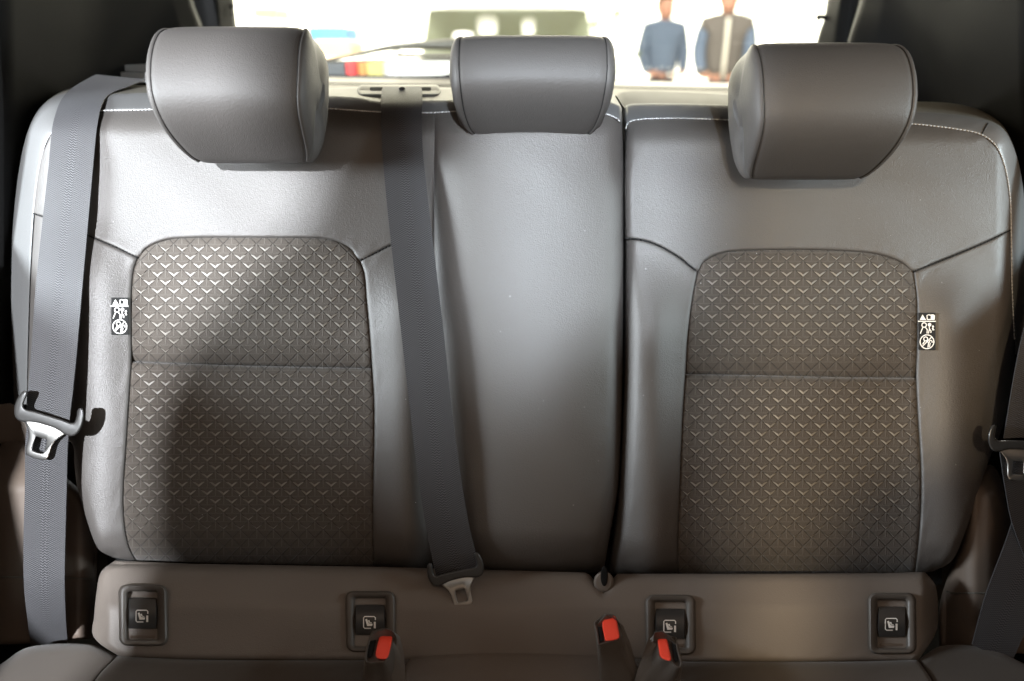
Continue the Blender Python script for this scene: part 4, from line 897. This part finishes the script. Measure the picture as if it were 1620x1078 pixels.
ribm = new_mat('wall_rib_paint', (0.45, 0.46, 0.42), 0.7, 0.3); hw = bpy.data.objects['hall_wall']
for k in range(-9, 10):
    a_, b_ = k*1.25, k*1.25+0.12; vv_ = [(a_, 12.9, 0), (b_, 12.9, 0), (b_, 12.9, 5), (a_, 12.9, 5), (a_, 12.995, 0), (b_, 12.995, 0), (b_, 12.995, 5), (a_, 12.995, 5)]
    mk('wall_rib', vv_, [(0, 1, 2, 3), (0, 3, 7, 4), (1, 5, 6, 2), (3, 2, 6, 7)], ribm, hw, smooth=False)
pt_ = thing('potted_plant', 'leafy plant with pink blossom beyond the window, above the middle headrest\'s right end', 'plant', (PD(962, 40, 7.5)[0], 7.5, 0))
pc0 = PD(962, 14, 7.5); leafm = new_mat('leaf_green', (0.10, 0.13, 0.05), 0.6, 0.3); blm = new_mat('pink_blossom', (0.55, 0.25, 0.25), 0.6, 0.3); potm = new_mat('brown_pot', (0.12, 0.07, 0.04), 0.6, 0.3)
V, F = tube(np.array([(pc0[0], 7.5, 0.0), (pc0[0], 7.5, 0.45)]), np.array([0.14, 0.19]), 16); mk('pot', V, F, potm, pt_)
V, F = tube(np.array([(pc0[0], 7.5, 0.45), (pc0[0]+.02, 7.5, 1.2), (pc0[0], 7.5, 1.7)]), np.array([0.02, 0.015, 0.008]), 6); mk('stem', V, F, potm, pt_)
for nm_, m_, cnt in (('foliage', leafm, 260), ('blossom', blm, 40)):
    parts_ = []
    for k in range(cnt):
        c_ = np.array([pc0[0], 7.5, 1.45])+rng.normal(0, 1, 3)*np.array([.13, .12, .25]); d1 = rng.normal(0, 1, 3); d1 /= np.linalg.norm(d1); d2 = np.cross(d1, rng.normal(0, 1, 3)); d2 /= np.linalg.norm(d2)
        parts_.append((np.array([c_-d1*.05, c_+d2*.018, c_+d1*.05, c_-d2*.018]), [(0, 1, 2, 3)]))
    V, F = join(parts_); o = mk(nm_, V, F, m_, pt_, smooth=False); o['kind'] = 'stuff'
# people
M['navy'] = grain(new_mat('navy_jumper', (0.10, 0.13, 0.18), 0.85, 0.2), 60, 0.3, 0.003)
M['greyv'] = grain(new_mat('grey_waistcoat', (0.11, 0.10, 0.09), 0.85, 0.2), 60, 0.3, 0.003)
M['skin'] = new_mat('skin', (0.36, 0.19, 0.13), 0.55, 0.4)
M['hair'] = grain(new_mat('dark_hair', (0.05, 0.035, 0.025), 0.7, 0.3), 300, 0.4, 0.002)
M['trouser'] = grain(new_mat('dark_trousers', (0.05, 0.05, 0.06), 0.85, 0.2), 80, 0.3, 0.002)
M['shirt'] = new_mat('pale_placket', (0.6, 0.58, 0.5), 0.8, 0.2)
def skin_mesh(name, V, E, R, mat, parent, sub=2):
    me = bpy.data.meshes.new(name); org = origin_of(parent)
    me.from_pydata([tuple(np.array(v)-org) for v in V], E, []); me.materials.append(mat)
    o = bpy.data.objects.new(name, me); COL.objects.link(o); o.parent = parent
    md = o.modifiers.new('skin', 'SKIN'); md.use_smooth_shade = True
    for i, r in enumerate(R):
        me.skin_vertices[0].data[i].radius = (r if np.isscalar(r) else r)if not np.isscalar(r) else (r, r)
    me.skin_vertices[0].data[0].use_root = True
    s = o.modifiers.new('sub', 'SUBSURF'); s.levels = sub; s.render_levels = sub
    return o
def person(px, y, height, label, top, turn=0.0, placket=False):
    x = PD(px, 60, y)[0]; s = height/1.75
    t = thing('person', label, 'person', (x, y, 0))
    def pt(a, b, c): return (x+(a*math.cos(turn)-b*math.sin(turn))*s, y+(a*math.sin(turn)+b*math.cos(turn))*s, c*s)
    # clothing top
    V = [pt(0, 0, .95), pt(0, 0, 1.10), pt(0, 0, 1.28), pt(0, 0, 1.42), pt(0, 0, 1.49)]
    E = [(0, 1), (1, 2), (2, 3), (3, 4)]; R = [(.18, .12), (.175, .115), (.195, .125), (.15, .10), (.065, .065)]
    for k in (-1, 1):
        n = len(V); V += [pt(k*.17, 0, 1.40), pt(k*.225, .0, 1.17), pt(k*.18, -.12, .98)]; E += [(3, n), (n, n+1), (n+1, n+2)]; R += [(.075, .075), (.062, .062), (.05, .05)]
    skin_mesh('jumper', V, E, R, M[top], t)
    V = [pt(0, 0, .98), pt(0, 0, .90)]; E = [(0, 1)]; R = [(.15, .11), (.16, .12)]
    for k in (-1, 1):
        n = len(V); V += [pt(k*.09, 0, .82), pt(k*.10, -.01, .48), pt(k*.11, .02, .10), pt(k*.12, -.12, .05)]; E += [(1, n), (n, n+1), (n+1, n+2), (n+2, n+3)]; R += [(.09, .095), (.06, .06), (.045, .05), (.04, .04)]
    skin_mesh('trousers', V, E, R, M['trouser'], t)
    # head with neck: rings from the collar to the crown, face towards -y
    def rings(prof, n=20, face=0.0):
        L = []
        for z, rx, ry, oy in prof:
            ring_ = []
            for a in np.linspace(0, 2*math.pi, n, endpoint=False):
                fx, fy = math.cos(a), math.sin(a)
                nose = face*math.exp(-((a-1.5*math.pi)/0.22)**2)*math.exp(-((z-1.585)/0.018)**2)
                eye = -face*0.4*(math.exp(-((a-1.5*math.pi-0.42)/0.2)**2)+math.exp(-((a-1.5*math.pi+0.42)/0.2)**2))*math.exp(-((z-1.61)/0.012)**2)
                ring_.append(pt(rx*fx, ry*fy*(1+nose+eye)+oy, z))
            L.append(np.array(ring_))
        return loft(L, True, True)
    V, F = rings([(1.40, .075, .065, .01), (1.45, .060, .058, .01), (1.485, .056, .056, .0), (1.50, .060, .070, -.012), (1.52, .066, .084, -.018), (1.55, .072, .092, -.016), (1.57, .074, .093, -.012), (1.585, .075, .094, -.01), (1.60, .076, .095, -.008), (1.615, .077, .095, -.006), (1.64, .077, .095, -.004), (1.67, .070, .086, .0), (1.69, .055, .068, .0), (1.705, .03, .04, .0)], 24, 0.16)
    mk('head', V, F, M['skin'], t)
    for k in (-1, 1):
        V, F = loft([np.array([pt(k*(.072+dx), .012*math.cos(a)+.01, 1.59+.026*math.sin(a)) for a in np.linspace(0, 2*math.pi, 10, endpoint=False)]) for dx in (0, .008, .014)], True, True); mk('ear', V, F, M['skin'], t)
    V, F = rings([(1.53, .060, .050, .040), (1.56, .078, .062, .042), (1.60, .086, .074, .034), (1.64, .088, .092, .014), (1.67, .084, .098, .004), (1.70, .072, .085, .0), (1.725, .050, .060, .0), (1.735, .02, .03, .0)])
    mk('hair', V, F, M['hair'], t)
    for k in (-1, 1):
        V = [pt(k*.18, -.12, .98), pt(k*.15, -.19, .98), pt(k*.10, -.21, .97)]; E = [(0, 1), (1, 2)]; R = [(.03, .03), (.035, .022), (.03, .018)]
        for f in range(4):
            n = len(V); V += [pt(k*(.06), -.22+.004*f, .995-.016*f), pt(k*(.025), -.215, .985-.016*f)]; E += [(2, n), (n, n+1)]; R += [(.009, .009), (.007, .007)]
        n = len(V); V += [pt(k*.12, -.22, 1.02)]; E += [(1, n)]; R += [(.01, .01)]
        skin_mesh('hand', V, E, R, M['skin'], t, 1)
    if placket:
        V, F = tube(np.array([pt(0.0, -.135, 1.44), pt(0.0, -.15, 1.28), pt(0.0, -.14, 1.1), pt(0, -.14, .96)]), 0.018, 6); mk('zip_placket', V, F, M['shirt'], t)
        for k in (-1, 1):
            sv = [pt(k*.165, 0, 1.42), pt(k*.225, .0, 1.17), pt(k*.18, -.12, .98)]
            skin_mesh('sleeve', sv, [(0, 1), (1, 2)], [(.08, .08), (.068, .068), (.055, .055)], M['navy'], t)
    return t
person(1050, 8.0, 1.78, 'person in a plain navy jumper standing behind, left of the other person', 'navy', 0.15)
person(1148, 7.0, 1.80, 'person in a grey waistcoat with navy sleeves standing behind the right headrest', 'greyv', -0.2, True)
# other hall things
def boxthing(name, label, cat, x0, y0, x1, y1, dist, dep, mat, bev=0.02):
    a = PD(x0, y0, dist); b = PD(x1, y1, dist)
    t = [(a[0], a[2]), (b[0], a[2]), (b[0], b[2]), (a[0], b[2])]
    q = np.array([(a[0]+bev, a[2]), (b[0]-bev, a[2]), (b[0], a[2]-bev), (b[0], b[2]+bev), (b[0]-bev, b[2]), (a[0]+bev, b[2]), (a[0], b[2]+bev), (a[0], a[2]-bev)])
    loops = [np.stack([q[:, 0], np.full(8, dist+d), q[:, 1]], 1) for d in (0, dep)]
    V, F = loft(loops, True, True); o = mk(name, V, F, mat, smooth=False); set_tags(o, label, cat); return o
M['blue'] = new_mat('blue_cloth', (0.10, 0.28, 0.75), 0.7, 0.3)
M['tan'] = new_mat('tan_wood', (0.75, 0.50, 0.28), 0.6, 0.3)
M['redp'] = new_mat('red_panel', (0.70, 0.06, 0.06), 0.6, 0.3); M['orange'] = new_mat('orange_panel', (0.85, 0.40, 0.15), 0.6, 0.3); M['greyp'] = new_mat('dark_grey_panel', (0.06, 0.065, 0.075), 0.5, 0.4); M['yel'] = new_mat('yellow_panel', (0.85, 0.78, 0.30), 0.6, 0.3)
boxthing('display_table', 'blue topped display block beyond the window beside the left headrest', 'table', 486, 42, 548, 70, 6.0, 0.5, M['blue'])
boxthing('wooden_counter', 'tan wooden counter under the blue display block', 'counter', 495, 64, 556, 92, 5.8, 0.5, M['tan'])
boxthing('wooden_shelf', 'tan shelf at the far left of the rear window', 'shelf', 398, 12, 440, 30, 7.0, 0.4, M['tan'])
bt = thing('display_barrier', 'low striped barrier below the wiper, dark then red, orange and white', 'barrier', PD(600, 110, 2.6))
for x0, x1, m in ((480, 547, 'greyp'), (547, 566, 'redp'), (566, 580, 'orange'), (580, 606, 'yel'), (606, 990, 'white')):
    a = PD(x0, 97, 2.6); b = PD(x1, 124, 2.6); v = [(a[0], 2.6, a[2]), (b[0], 2.6, a[2]), (b[0], 2.6, b[2]), (a[0], 2.6, b[2])]; v += [(p[0], 2.7, p[2]) for p in v]
    mk('barrier_panel', v, [(3, 2, 1, 0), (4, 5, 6, 7), (0, 1, 5, 4), (2, 3, 7, 6), (1, 2, 6, 5), (0, 4, 7, 3)], M[m], bt, smooth=False)
